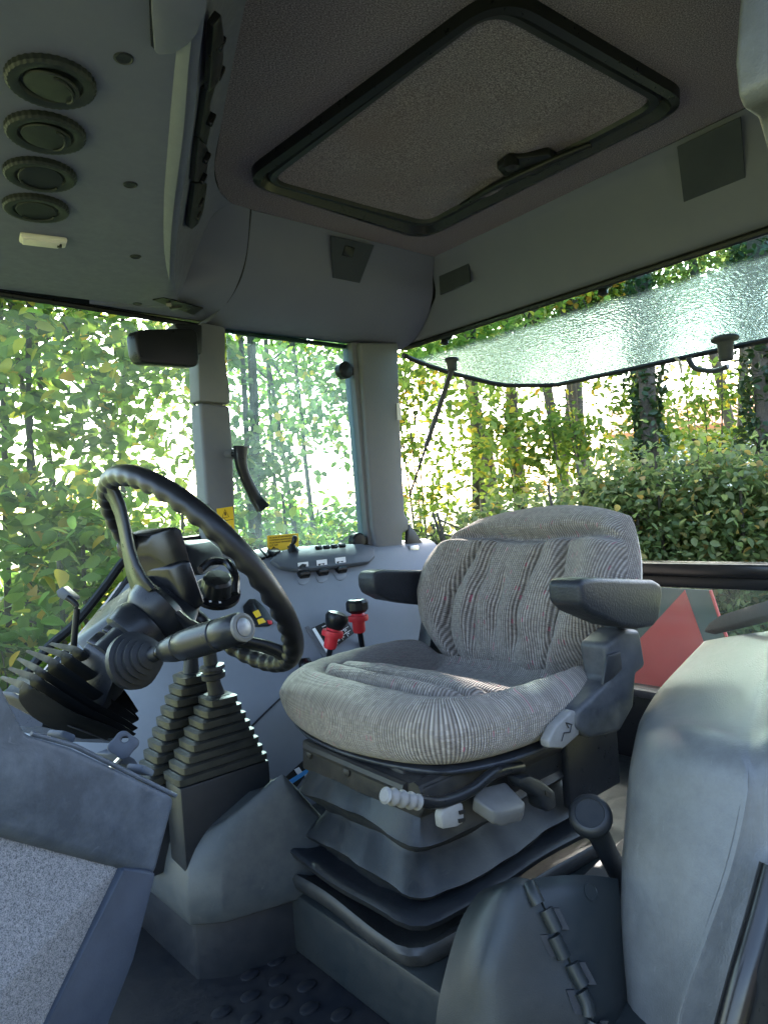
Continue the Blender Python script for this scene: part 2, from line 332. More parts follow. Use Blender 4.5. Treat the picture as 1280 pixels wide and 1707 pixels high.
def wet_glass():
    m, t, b = nodes('dewy glass'); t.nodes.remove(b); out = t.nodes['Material Output']; tc = t.nodes.new('ShaderNodeTexCoord').outputs['Object']
    v = t.nodes.new('ShaderNodeTexVoronoi'); v.feature = 'SMOOTH_F1'; v.inputs['Scale'].default_value = 110; t.links.new(tc, v.inputs['Vector'])
    mp = t.nodes.new('ShaderNodeMapping'); mp.inputs['Scale'].default_value = (16, 60, 40); mp.inputs['Rotation'].default_value = (0, 0, 0.25); t.links.new(tc, mp.inputs[0])
    st = noise(t, mp.outputs[0], 1.0, 4, 0.6)
    h = mth(t, 'ADD', mth(t, 'MULTIPLY', v.outputs['Distance'], 0.8), mth(t, 'MULTIPLY', st, 1.1))
    bp = t.nodes.new('ShaderNodeBump'); bp.inputs['Strength'].default_value = 0.3; bp.inputs['Distance'].default_value = 0.006; t.links.new(h, bp.inputs['Height'])
    rf = t.nodes.new('ShaderNodeBsdfRefraction'); rf.inputs['Color'].default_value = (0.60, 0.74, 0.72, 1); rf.inputs['Roughness'].default_value = 0.06; rf.inputs['IOR'].default_value = 1.12; t.links.new(bp.outputs[0], rf.inputs['Normal'])
    tl = t.nodes.new('ShaderNodeBsdfTranslucent'); tl.inputs[0].default_value = (0.75, 0.92, 0.92, 1); t.links.new(bp.outputs[0], tl.inputs['Normal'])
    gl = t.nodes.new('ShaderNodeBsdfGlossy'); gl.inputs['Roughness'].default_value = 0.08; t.links.new(bp.outputs[0], gl.inputs['Normal'])
    m1 = t.nodes.new('ShaderNodeMixShader'); m1.inputs[0].default_value = 0.035; t.links.new(rf.outputs[0], m1.inputs[1]); t.links.new(tl.outputs[0], m1.inputs[2])
    m2 = t.nodes.new('ShaderNodeMixShader'); m2.inputs[0].default_value = 0.05; t.links.new(m1.outputs[0], m2.inputs[1]); t.links.new(gl.outputs[0], m2.inputs[2])
    tr = t.nodes.new('ShaderNodeBsdfTransparent'); tr.inputs[0].default_value = (0.72, 0.86, 0.84, 1)
    sx = t.nodes.new('ShaderNodeSeparateXYZ'); t.links.new(tc, sx.inputs[0])
    edge = mth(t, 'ADD', mth(t, 'MULTIPLY', sx.outputs[0], -1.0), mth(t, 'MULTIPLY', noise(t, tc, 14, 4), 0.05))
    mk = ramp(t, mth(t, 'SUBTRACT', edge, 0.9), [(0.10, (0, 0, 0)), (0.135, (0.85, 0.85, 0.85))])
    m3 = t.nodes.new('ShaderNodeMixShader'); t.links.new(mk.outputs[0], m3.inputs[0]); t.links.new(tr.outputs[0], m3.inputs[1]); t.links.new(m2.outputs[0], m3.inputs[2])
    t.links.new(m3.outputs[0], out.inputs[0]); return m
WET = wet_glass()
def leaf_mat(name, cols, trans=0.64):
    m, t, b = nodes(name); out = t.nodes['Material Output']
    at_ = t.nodes.new('ShaderNodeAttribute'); at_.attribute_name = 'tint'
    c = ramp(t, at_.outputs['Fac'], cols)
    t.links.new(c.outputs[0], b.inputs['Base Color']); b.inputs['Roughness'].default_value = 0.45; b.inputs['Specular IOR Level'].default_value = 0.3
    tl = t.nodes.new('ShaderNodeBsdfTranslucent'); t.links.new(mixc(t, 0.5, c.outputs[0], mixc(t, 1.0, c.outputs[0], (1.25, 1.4, 0.75), 'MULTIPLY')), tl.inputs[0])
    mx = t.nodes.new('ShaderNodeMixShader'); mx.inputs[0].default_value = trans; t.links.new(b.outputs[0], mx.inputs[1]); t.links.new(tl.outputs[0], mx.inputs[2]); t.links.new(mx.outputs[0], out.inputs[0])
    return m
LEAF_A = leaf_mat('hazel leaves', [(0.0, (0.08, 0.14, 0.03)), (0.5, (0.16, 0.24, 0.055)), (0.85, (0.26, 0.31, 0.07)), (0.95, (0.45, 0.36, 0.05)), (1.0, (0.5, 0.28, 0.05))])
LEAF_B = leaf_mat('hedge leaves', [(0.0, (0.09, 0.14, 0.05)), (0.6, (0.19, 0.24, 0.10)), (0.93, (0.29, 0.30, 0.13)), (1.0, (0.42, 0.26, 0.08))])
LEAF_C = leaf_mat('ivy leaves', [(0.0, (0.018, 0.04, 0.016)), (1.0, (0.05, 0.08, 0.03))], 0.2)
LEAF_D = leaf_mat('meadow weed leaves', [(0.0, (0.16, 0.22, 0.05)), (0.6, (0.34, 0.36, 0.08)), (1.0, (0.55, 0.45, 0.10))])
def ground_mat():
    m, t, b = nodes('gravel yard and meadow'); tc = t.nodes.new('ShaderNodeTexCoord').outputs['Object']
    gr = ramp(t, noise(t, tc, 9, 8, 0.75), [(0.3, (0.035, 0.036, 0.040)), (0.55, (0.065, 0.067, 0.074)), (0.75, (0.12, 0.12, 0.125))])
    me = ramp(t, noise(t, tc, 0.8, 8, 0.7), [(0.3, (0.09, 0.12, 0.04)), (0.55, (0.20, 0.22, 0.07)), (0.75, (0.30, 0.26, 0.12))])
    ln = t.nodes.new('ShaderNodeVectorMath'); ln.operation = 'LENGTH'; t.links.new(tc, ln.inputs[0])
    f = ramp(t, mth(t, 'DIVIDE', mth(t, 'ADD', ln.outputs['Value'], mth(t, 'MULTIPLY', noise(t, tc, 1.5, 4), 1.5)), 10), [(0.40, (0, 0, 0)), (0.55, (1, 1, 1))])
    t.links.new(mixc(t, f.outputs[0], gr.outputs[0], me.outputs[0]), b.inputs['Base Color']); b.inputs['Roughness'].default_value = 0.95
    return m
GROUND = ground_mat()

# ------------------------------------------------------------------ ground
bm = bmesh.new(); raw(bm, [V(-900, -900, -1.25), V(900, -900, -1.25), V(900, 900, -1.25), V(-900, 900, -1.25)], [(0, 1, 2, 3)])
g = finish('ground', bm, GROUND); tag(g, 'rough grass ground around the tractor', 'ground', kind='structure')
# ================================================================== CAB SHELL
cab = thing('tractor_cab', 'grey plastic lined tractor cab seen from its open left door', 'cab', (0, 0, 0))
# --- roof: headliner, hatch opening covered by the hatch
ZC = 1.50
head_edge = [at(410, 0, 'Z', ZC)] + [at(x, y, 'Z', ZC) for x, y in [(385, 120), (370, 200), (357, 280), (366, 318), (385, 338), (417, 348)]]
rear_c, rear_n = at(724, 429, 'Z', ZC), at(1134, 231, 'Z', ZC)
slope = (rear_n-rear_c); rear_l = rear_c + slope*(( .64-rear_c.y)/slope.y)
hl = [V(.30, .64, ZC), head_edge[0]+(head_edge[0]-head_edge[1])*1.5] + head_edge + [rear_c, rear_l]
prism('headliner', hl, (0, 0, .03), HEAD, cab, smooth=False)
# --- front roof panel wrapping round the front right corner
def rowpx(pts, z): return [at(x, y, 'Z', z) for x, y in pts]
def ext(row, d0):  # carry a row on towards the left of the tractor
    return [row[0] + (row[0]-row[1]).normalized()*d0] + row
c3 = ext(head_edge[:6], .5)
c2 = ext(rowpx([(388, 0), (366, 120), (351, 205), (338, 290), (339, 330), (352, 362)], 1.475), .5)
c1b = ext(rowpx([(352, 0), (338, 120), (328, 210), (312, 330), (308, 400), (322, 430)], 1.40), .5)
c1 = ext(rowpx([(305, 0), (292, 120), (284, 210), (276, 330), (280, 420), (300, 486)], 1.32), .5)
c0b = ext(rowpx([(270, 0), (258, 120), (250, 210), (243, 330), (246, 440), (262, 510)], 1.302), .5)
c0 = [V(.95, .75, 1.30), V(.95, .4, 1.30), V(.95, .2, 1.30), V(.95, 0, 1.30), V(.8, -.35, 1.305), V(.60, -.62, 1.31), V(.30, -.745, 1.318)]
fr_rows = [spline(r, 4) for r in (c3, c2, c1b, c1, c0b, c0)]
roof_front = sheet('roof_front_panel', [list(r) for r in zip(*[spline(list(c), 5) for c in zip(*fr_rows)])], ROOFP, cab, .012, (0, 0, 1), ang=60)
# corner piece that joins the front panel to the right header
s0 = [at(417, 348, 'Z', ZC), at(411, 420, 'Y', -.53), at(397, 470, 'Y', -.585), at(375, 508, 'Y', -.64), at(338, 535, 'Y', -.742)]
cor_a = [c[-1] for c in (c3, c2, c1b, c1, c0b, c0)]
cor = [spline([head_edge[5], c2[-1], c1b[-1], c1[-1], c0b[-1], V(.10, -.745, 1.31)], 5)]
tgt = spline(s0, 6)
def resample(p, n):
    L = [0]
    for a, b in zip(p, p[1:]): L.append(L[-1]+(b-a).length)
    out = []
    for i in range(n):
        s = L[-1]*i/(n-1); k = max(j for j in range(len(L)) if L[j] <= s+1e-9); k = min(k, len(p)-2)
        u = (s-L[k])/max(1e-9, L[k+1]-L[k]); out.append(p[k].lerp(p[k+1], u))
    return out
A_, B_ = resample(cor[0], 26), resample(tgt, 26)
roof_corner = sheet('roof_corner_panel', [[a.lerp(b, j/7) + V(0, 0, 0) for j in range(8)] for a, b in zip(A_, B_)], ROOFP, cab, .012, (0, -.3, 1), ang=60)
# --- right roof panel (curved down to the side header)
def right_prof(X, k):
    pr_ = [(-.480-.017*k, 1.5), (-.512-.012*k, 1.455), (-.545, 1.405), (-.585, 1.362), (-.64, 1.322), (-.70, 1.298), (-.755, 1.288)]
    return [V(X, y, z) for y, z in pr_]
seamX = [p.x for p in resample(tgt, 7)]
Xe = [-.820, -.835, -.850, -.866, -.88, -.892, -.90]
rows = []
for i in range(13):
    k = i/12; r = right_prof(0, k)
    rows.append(spline([V(seamX[j]+.0015+(Xe[j]-seamX[j]-.0015)*k, r[j].y if i else tgt[min(len(tgt)-1, round(j*(len(tgt)-1)/6))].y*0+r[j].y, r[j].z) for j in range(7)], 4))
roof_right = sheet('roof_side_panel', rows, ROOFP, cab, .012, (0, -1, 1), ang=60)
# black strip standing in for the shadow in the gap between corner piece and side panel
tube('panel_gap_shade', [p + V(-.004, .001, .004) for p in spline([rows[0][i] for i in range(0, len(rows[0]), 4)], 4)], .0035, BLK, cab, seg=6)
# --- rear roof panel
rp = [(-.820, 1.5), (-.835, 1.47), (-.862, 1.40), (-.882, 1.345), (-.893, 1.31), (-.905, 1.297)]
rows = []
for i in range(9):
    k = i/8
    rows.append(spline([V(x + (.045 if j == 0 else .03*(1-j/5))*k*.8, -.497-.26*(j/5)**1.0*(1-k)+(.64+.497)*k if i else right_prof(0, 1)[round(j*6/5)].y-.001, z) for j, (x, z) in enumerate(rp)], 4))
roof_rear = sheet('roof_rear_panel', rows, ROOFP, cab, .012, (-1, 0, 1), ang=60)
# left roof panel and the weather roof above everything
sheet('roof_left_panel', [[V(x, y, z) for y, z in ((.62, 1.5), (.66, 1.42), (.72, 1.34), (.76, 1.32))] for x in (.95, .3, -.3, -.86)], ROOFP, cab, .012, (0, 1, 1), ang=60)
prism('outer_roof', rquad([V(1.05, .84, 1.55), V(1.05, -.84, 1.55), V(-1.0, -.84, 1.55), V(-1.0, .84, 1.55)], .15), (0, 0, .06), COVER, cab, bevel=.01)
for nm, pts in (('roof_rim', [V(1.05, -.80, 1.33), V(1.05, -.82, 1.56), V(-.98, -.82, 1.56), V(-.98, -.80, 1.31)]), ('roof_rim', [V(-.965, -.80, 1.31), V(-.965, -.80, 1.56), V(-.965, .8, 1.56), V(-.965, .8, 1.31)])):
    n_ = (pts[1]-pts[0]).cross(pts[2]-pts[0]).normalized()*.02
    prism(nm, pts, n_, COVER, cab)
# rubber edge along the rear header and side header
tube('rear_header_seal', [V(-.903, -.74, 1.292), V(-.903, 0, 1.29), V(-.898, .64, 1.29)], .009, BLK, cab, seg=8)
tube('side_header_seal', [V(.30, -.755, 1.312), V(0, -.757, 1.300), V(-.3, -.757, 1.285), V(-.70, -.757, 1.278)], .007, BLK, cab, seg=8)
# screw holes, speaker grilles
def bvh2(*os_):
    vs, fs = [], []
    for o in os_:
        k = len(vs); vs += [v.co.copy() for v in o.data.vertices]; fs += [tuple(i+k for i in p.vertices) for p in o.data.polygons]
    return BVHTree.FromPolygons(vs, fs)
tf, trr, trear = bvh2(roof_front, roof_corner), bvh(roof_right), bvh(roof_rear)
for x, y in [(206, 96), (217, 307), (226, 427), (229, 506)]:
    p, n = on(x, y, tf)
    if p:
        lathe('screw_recess', p, n, [(.0112, -.001), (.0108, .0012), (.0092, .0018), (.0084, .0008), (.004, .0006), (.001, .0006)], RUB, cab, seg=18)
def decal(name, pxs, tree, mat, parent, t=.002, lift=.0005, bevel=0, zoff=0):
    hits = [on(x, y, tree) for x, y in pxs]; got = [h for h in hits if h[0] is not None]
    if got:
        nn = sum((h[1] for h in got), Vector()).normalized(); cen = sum((h[0] for h in got), Vector())/len(got)
    else:
        nn = V(0, .7, .7); cen = at(*pxs[0], 'Y', -.70)
    pts = []
    for (x, y), h in zip(pxs, hits):       # every piece lies flat on the surface below it
        q = ray(x, y); pts.append(CAM + q*((cen-CAM).dot(nn)/q.dot(nn)))
    top = max(((h[0]-cen).dot(nn) for h in got), default=0)
    cen_lift = min(max(top, 0), .004); pts = [p + nn*cen_lift for p in pts]
    return prism(name, [p + nn*lift for p in pts], nn*t, mat, parent, bevel=bevel)
decal('speaker_grille', [(732, 412), (781, 400), (787, 470), (737, 492)], trear, GRILLE, cab, .004)
decal('speaker_grille', [(1131, 242), (1236, 192), (1244, 293), (1142, 334)], trear, GRILLE, cab, .004)
plate = decal('switch_plate', [(549, 391), (621, 407), (597, 470), (553, 461)], trr, GRILLE, cab, .003)
p, n = on(577, 417, trr)
mm = frame_of(n, (0, 0, 1))
box('rocker_switch', p + n*.006, (.034, .028, .016), BLK, plate, rot=mm, bevel=.003)
# courtesy switch set in the front panel
pl = decal('courtesy_switch_plate', [(254, 495), (272, 491), (338, 509), (322, 520)], tf, BLK, cab, .003)
p, n = on(292, 506, tf); box('switch_rocker', p + n*.006, (.018, .03, .012), BLK, pl, rot=frame_of(n), bevel=.002)
p, n = on(281, 503, tf); box('switch_contact', p + n*.006, (.008, .012, .010), LGREY, pl, rot=frame_of(n), bevel=.001)
# --- pillars between the right hand windows
YP = -.705
def yp(x, y, Y=YP): return at(x, y, 'Y', Y)
pb = prism('front_pillar_cover', [yp(*q) for q in [(334, 536), (377, 544), (377, 600), (385, 652), (385, 673), (332, 668), (330, 600)]], (0, -.06, 0), PILLAR, cab, bevel=.008)
pb2 = prism('front_pillar', [yp(*q) for q in [(333, 671), (384, 676), (390, 760), (394, 900), (396, 960), (352, 960), (347, 880)]], (0, -.06, 0), PILLAR, cab, bevel=.009, seg=3)
tube('pillar_seal', [yp(x, y, -.752) for x, y in [(318, 545), (322, 640), (330, 740), (340, 850), (346, 905)]], .006, BLK, cab, seg=8)
lathe('handle_boss', yp(384, 757, -.715), V(-.62, .35, .03), [(.022, -.02), (.017, 0), (.011, .018), (.008, .03)], PILLAR, cab, seg=20)
lathe('pillar_screw', yp(347, 843, YP), (0, 1, 0), [(.006, -.002), (.006, .0015), (.004, .002), (.001, .0012)], PILLAR, cab, seg=16)
prism('rear_pillar', [yp(*q) for q in [(600, 570), (664, 570), (668, 700), (676, 858), (682, 864), (684, 884), (672, 888), (673, 935), (632, 935), (622, 880)]], (0, -.07, 0), PILLAR, cab, bevel=.009, seg=3)
prism('rear_pillar_flange', [yp(x, y, -.722) for x, y in [(586, 570), (603, 570), (634, 930), (616, 930)]], (0, -.05, 0), PILLAR, cab, bevel=.005)
prism('pillar_tag', [yp(x, y, -.7035) for x, y in [(661, 672), (667, 672), (669, 700), (662, 700)]], (0, .002, 0), WHT, cab)
prism('pillar_foot', [yp(*q) for q in [(680, 874), (684, 874), (722, 930), (706, 938), (676, 930)]], (0, -.012, 0), BLK, cab, bevel=.002)
# left rear pillar trim close to the camera
lp = prism('left_pillar_trim', [at(x, y, 'Y', .70) for x, y in [(1236, -60), (1228, 30), (1223, 105), (1228, 160), (1238, 184), (1262, 200), (1274, 240), (1290, 300), (1420, 330), (1420, -60)]], (0, .05, 0), FEND, cab, bevel=.006, seg=3)
prism('door_striker', [at(x, y, 'Y', .694) for x, y in [(1234, 92), (1245, 86), (1256, 100), (1259, 130), (1246, 144), (1236, 138), (1229, 118)]], (0, .006, 0), BLK, cab, bevel=.0015)
lathe('striker_bolt', at(1240, 98, 'Y', .693), (0, -1, 0), [(.004, 0), (.004, .003), (.001, .004)], STEEL, cab, seg=14)

# --- glazing of the right hand side
def pane(name, pts, mat, thick, parent=None, label=None, **k):
    return prism(name, pts, thick, mat, parent, smooth=False)
door = thing('right_door', 'tall tinted glass door on the far side in front of the pillar', 'door', (.1, -.77, .45))
pane('pane', [V(-.185, -.772, 1.305), V(.95, -.772, 1.335), V(.95, -.772, .30), V(.36, -.772, .385), V(.30, -.772, .45), V(.19, -.772, .545), V(.11, -.772, .63), V(.06, -.772, .69), V(.01, -.772, .71), V(-.185, -.772, .72)], GLASS_R, (0, -.005, 0), door)
cont = [yp(x, y, -.760) for x, y in [(338, 897), (300, 902), (262, 905), (232, 917), (206, 936), (172, 982), (122, 1043), (82, 1078), (40, 1130), (0, 1190)]]
sp_c = spline(cont, 5)
tube('edge_seal', sp_c, .011, BLK, door, seg=8)
tube('edge_frame', [p + V(-.014, .022, -.030) for p in sp_c], .010, GLOSS, door, seg=8)
qw = thing('rear_side_window', 'hinged dusty side window between the two grey pillars', 'window', (-.46, -.745, .68))
pane('pane', [yp(x, y, -.742) for x, y in [(378, 540), (592, 565), (622, 915), (392, 930)]], GLASS_Q, (0, -.005, 0), qw)
for x, y, r in ((574, 617, .026), (596, 902, .025)):
    c = yp(x, y, -.728)
    h = lathe('hinge', c, (0, 1, 0), [(r*.2, -.016), (r, -.014), (r, .008), (r*.8, .013), (r*.25, .014)], BLK, qw, seg=24)
    box('hinge_arm', c + V(-.028, -.004, 0), (.045, .012, .026), BLK, h, bevel=.003)
hd = [yp(x, y, -.675) for x, y in [(401, 744), (402, 772), (410, 798), (424, 826), (435, 848)]]
hs = spline(hd, 5)
hh = bmesh.new()
rings = []
for i, p in enumerate(hs):
    k = i/(len(hs)-1); wd = .0175*(1-.30*math.sin(k*math.pi)**.8); a = hs[max(0, i-1)]; b = hs[min(len(hs)-1, i+1)]
    t = (b-a).normalized(); s = t.cross(V(0, 1, 0)).normalized()
    off = .012*math.exp(-((k-1)/.12)**2)
    q = p + V(0, off, 0)
    rings.append([q + s*wd*cx + V(0, .011*cy, 0) for cx, cy in ((-1, -.7), (-.75, -1), (.75, -1), (1, -.7), (1, .7), (.75, 1), (-.75, 1), (-1, .7))])
a_loft(hh, rings); finish('latch_handle', hh, BLK, qw, ang=50)
tube('latch_pin', [yp(388, 757, -.70), yp(402, 757, -.675)], .008, BLK, qw, seg=12)

# --- yellow stickers
def sticker(name, label, corners, n, marks, parent=None):
    t = thing(name, label, 'sticker', sum((Vector(c) for c in corners), Vector())/4)
    s = prism('backing', corners, n*.0012, YEL, t)
    o, ex, ey = corners[3], corners[2]-corners[3], corners[0]-corners[3]
    P = lambda u, v: o + ex*u + ey*v + n*.0013
    for kind, d in marks:
        if kind == 'bar': (u0, v0, u1, v1) = d; prism('printed_line', [P(u0, v0), P(u1, v0), P(u1, v1), P(u0, v1)], n*.0006, INK, s)
        elif kind == 'poly':
            bm = bmesh.new(); wdt = ex.length*.035
            a_tube(bm, [P(*q) for q in d], wdt*.5, 4, False, n); finish('printed_symbol', bm, INK, s)
        elif kind == 'text':
            (txt, u, v, h) = d
            cu = bpy.data.curves.new('printed_text', 'FONT'); cu.body = txt; cu.size = ey.length*h*1.35; cu.align_x = 'LEFT'
            cu.materials.append(INK); cu.extrude = .0002
            tmp = bpy.data.objects.new('printed_text_curve', cu); me_ = bpy.data.meshes.new_from_object(tmp); bpy.data.objects.remove(tmp)
            if not me_.materials: me_.materials.append(INK)
            o2 = bpy.data.objects.new('printed_text', me_); link(o2, s)
            X = ex.normalized(); Z = n.normalized(); Yv = Z.cross(X)
            p = P(u, v) + n*.0004
            o2.matrix_basis = Matrix(((X.x, Yv.x, Z.x, p.x), (X.y, Yv.y, Z.y, p.y), (X.z, Yv.z, Z.z, p.z), (0, 0, 0, 1)))
    return t
nY = V(0, 1, 0)
c = [yp(x, y, YP+.0015) for x, y in [(361, 848), (388, 844), (391, 888), (365, 893)]]
sticker('warning_sticker', 'yellow lever warning sticker on the front pillar of the far side', c, nY, [
    ('poly', [(.28, .62), (.5, .92), (.72, .62), (.28, .62)]), ('bar', (.46, .70, .54, .82)), ('bar', (.02, .50, .98, .52)),
    ('poly', [(.45, .60), (.52, .32)]), ('poly', [(.18, .28), (.18, .08), (.82, .08), (.82, .28), (.62, .28), (.55, .18), (.42, .18), (.36, .28), (.18, .28)]), ('poly', [(.25, .14), (.75, .14)])])
c = [yp(x, y, -.735) for x, y in [(445, 893), (497, 889), (498, 914), (446, 920)]]
sticker('instruction_sticker', 'yellow sticker with printed Dutch text at the foot of the side window', c, nY, [
    ('text', ('NA 30 EN 50 UUR WIELMOEREN', .06, .80, .10)), ('text', ('TOPEINDEN AANDRAAIEN', .06, .64, .10)), ('text', ('EN AFTAKAS VERTRAGEN', .06, .48, .10)), ('text', ('LET OP!', .06, .30, .13)),
    ('poly', [(.10, .06), (.19, .26), (.28, .06), (.10, .06)]), ('bar', (.185, .11, .195, .18)), ('bar', (.62, .10, .68, .22))])

# --- right wheel arch console
def ztop(X):
    xs = [-.95, -.70, -.40, -.15, -.02, .064, .119, .192, .247, .301, .353, .45, .7]
    zs = [.66, .665, .672, .678, .67, .645, .585, .515, .475, .42, .355, .22, .02]
    return float(np.interp(X, xs, zs))
rows = []
for X in np.linspace(-.93, .62, 46):
    z = ztop(X); k = min(1, max(.02, z/.67))
    pts = [(-.775, z), (-.735, z), (-.70, z-.012), (-.665, z-.045*k), (-.62, z-.105*k), (-.565, z-.19*k), (-.515, z-.285*k), (-.472, z-.39*k), (-.445, z-.50*k), (-.43, z-.66*k)]
    rows.append(spline([V(X, y, zz) for y, zz in pts], 3))
console = sheet('right_console', rows, GREY, cab, .01, (0, -1, -1), ang=70)
tcon = bvh(console)
tube('console_seam', [on(x, y, tcon)[0] + V(0, .001, 0) for x, y in [(405, 1225), (440, 1190), (480, 1152)]], .0022, BLK, cab, seg=6)
# --- floor, seat riser
fl = prism('floor_mat', [V(-.3, -.80, -.05), V(.95, -.80, -.05), V(.95, .80, -.05), V(-.3, .80, -.05)], (0, 0, .05), FLOORM, cab)
bm = bmesh.new(); a_lathe(bm, (0, 0, 0), (0, 0, 1), [(.017, -.001), (.0165, .0028), (.014, .0038), (.001, .004)], 16)
stud0 = finish('floor_stud', bm, FLOORM, fl)
sm = stud0.data; first = True
for i in range(-1, 7):
    for j in range(-4, 9):
        x, y = .075 + .052*i + (j % 2)*.026, .06 + .047*j
        if x < .06 or (x > .13 and y < -.10) or x > .34 or y > .42: continue
        o = stud0 if first else bpy.data.objects.new('floor_stud', sm)
        if not first: link(o, fl)
        o.matrix_basis = Matrix.Translation((x, y, 0)) @ Matrix.Diagonal((1, .75, 1, 1)); first = False
for i in range(5):
    tube('floor_ridge', [V(.36+.03*i, -.02+.02*i, .001), V(.27+.03*i, .02+.02*i, .001)], .010, FLOORM, fl, seg=8, flat=(1, .5))
riser = box('seat_riser', (-.43, .16, .055), (.94, 1.14, .11), COVER, cab, bevel=.012)
# --- transmission pedestal with gear lever housing
def ring8(z, xs, ys, f=None): return [V(x, y, z if f is None else f(x)) for x, y in zip(xs, ys)]
base_xy = ([.205, .196, .151, .035, .035, .205], [-.45, -.185, -.148, -.118, -.62, -.62])
prism('pedestal_foot', [V(x, y, -.01) for x, y in zip(*base_xy)], (0, 0, .125), RUB, cab, bevel=.006)
def crest(x): return (.205-x)*.62 if x > .035 else .1054-(.035-x)*1.5
rings = []
for z, g, s in ((.10, .010, 0), (.13, .016, 0), (.155, .014, .10), (.185, .006, .42), (.208, -.004, .80), (.216, -.014, 1)):
    near = [.120, .085, .055, .035, .015, -.010, -.035]
    xs = [.205+g, .196+g, .151+g] + near + [-.04, .205+g]; ys = [-.45, -.185+g, -.148+g] + [-.145+.27*(.151-x)+g for x in near] + [-.62, -.62]
    rings.append([V(x, y, z + s*crest(x)) for x, y in zip(xs, ys)])
loft('pedestal_housing', rings, PEDE, cab, bevel=.004, seg=2, ang=50)

# --- left wheel arch close to the camera
def P3(x, y, d): return D(x, y, d)
fen = []
# rows run from the inner foot, over the ridge, to the outer edge by the door opening
prof = [
    [(1052, 1800, .97), (1047, 1790, .91), (1085, 1800, .865), (1120, 1797, .830), (1127, 1795, .826), (1134, 1794, .826), (1170, 1790, .825), (1215, 1790, .815)],
    [(1044, 1690, .98), (1047, 1690, .92), (1090, 1697, .875), (1128, 1692, .838), (1136, 1690, .834), (1144, 1689, .834), (1182, 1690, .833), (1226, 1690, .822)],
    [(1036, 1560, 1.00), (1041, 1560, .945), (1110, 1568, .890), (1170, 1566, .852), (1179, 1565, .848), (1188, 1563, .848), (1220, 1560, .846), (1264, 1560, .832)],
    [(1037, 1440, 1.02), (1045, 1440, .97), (1130, 1448, .905), (1207, 1455, .865), (1217, 1455, .861), (1227, 1454, .861), (1262, 1450, .858), (1312, 1450, .842)],
    [(1043, 1350, 1.05), (1053, 1350, .99), (1145, 1345, .920), (1231, 1350, .877), (1242, 1350, .873), (1253, 1348, .873), (1292, 1345, .868), (1350, 1340, .850)],
    [(1048, 1290, 1.08), (1060, 1275, 1.01), (1150, 1272, .933), (1236, 1288, .889), (1249, 1290, .886), (1262, 1288, .885), (1305, 1275, .878), (1380, 1260, .855)],
    [(1056, 1245, 1.11), (1072, 1228, 1.04), (1155, 1232, .958), (1222, 1255, .912), (1240, 1258, .905), (1256, 1256, .903), (1312, 1240, .890), (1390, 1225, .862)],
    [(1062, 1218, 1.14), (1080, 1207, 1.07), (1158, 1212, .985), (1222, 1232, .935), (1242, 1236, .926), (1260, 1234, .922), (1315, 1218, .900), (1400, 1205, .868)],
    [(1070, 1195, 1.17), (1090, 1190, 1.10), (1162, 1195, 1.03), (1220, 1212, .975), (1243, 1215, .962), (1263, 1212, .952), (1320, 1196, .915), (1410, 1180, .874)],
    [(1098, 1150, 1.24), (1125, 1150, 1.18), (1185, 1155, 1.10), (1235, 1158, 1.045), (1258, 1156, 1.025), (1280, 1152, 1.01), (1340, 1128, .955), (1440, 1100, .885)],
    [(1138, 1106, 1.34), (1163, 1105, 1.27), (1210, 1105, 1.18), (1255, 1104, 1.12), (1280, 1100, 1.09), (1300, 1096, 1.06), (1360, 1080, .99), (1460, 1052, .905)],
    [(1174, 1069, 1.46), (1194, 1065, 1.38), (1235, 1058, 1.27), (1275, 1053, 1.20), (1300, 1048, 1.16), (1322, 1044, 1.12), (1380, 1032, 1.03), (1480, 1010, .94)],
]
cols = [spline([D(*q) for q in r], 4) for r in prof]
rows = [list(r) for r in zip(*[spline(list(c), 4) for c in zip(*cols)])]
fender = thing('left_wheel_arch', 'large pale grey plastic wheel arch cover beside the seat, close up', 'wheel arch', (-.1, .55, 0))
fshell = sheet('shell', [list(r) for r in zip(*rows)], FEND, fender, .006, (-.3, .1, -1), ang=80)
tfen = bvh(fshell)
strip = [D(x, y, d) for x, y, d in [(1176, 1052, 1.44), (1215, 1042, 1.30), (1280, 1024, 1.13), (1380, 998, 1.0), (1480, 970, .92)]]
rings = []
for i, p in enumerate(spline(strip, 4)):
    k = min(1, i/3)**.5; rings.append([p + V(.0, .02, -.006), p + V(.01, .022, .006*k), p + V(.004, .010, .020*k), p + V(-.012, -.008, .020*k), p + V(-.016, -.012, -.006)])
loft('top_trim', rings, FEND, fender, bevel=.004, ang=50)
tube('door_seal', spline([D(1296, 1450, .83), D(1272, 1540, .815), D(1246, 1630, .80), D(1222, 1720, .79), D(1205, 1800, .78)], 4), .020, GLOSS, fender, seg=14)
prism('sill_plate', [D(1310, 1440, .82), D(1250, 1640, .79), D(1208, 1820, .77), D(1420, 1820, .66), D(1420, 1440, .70)], V(0, 0, -.02), BLK, fender)
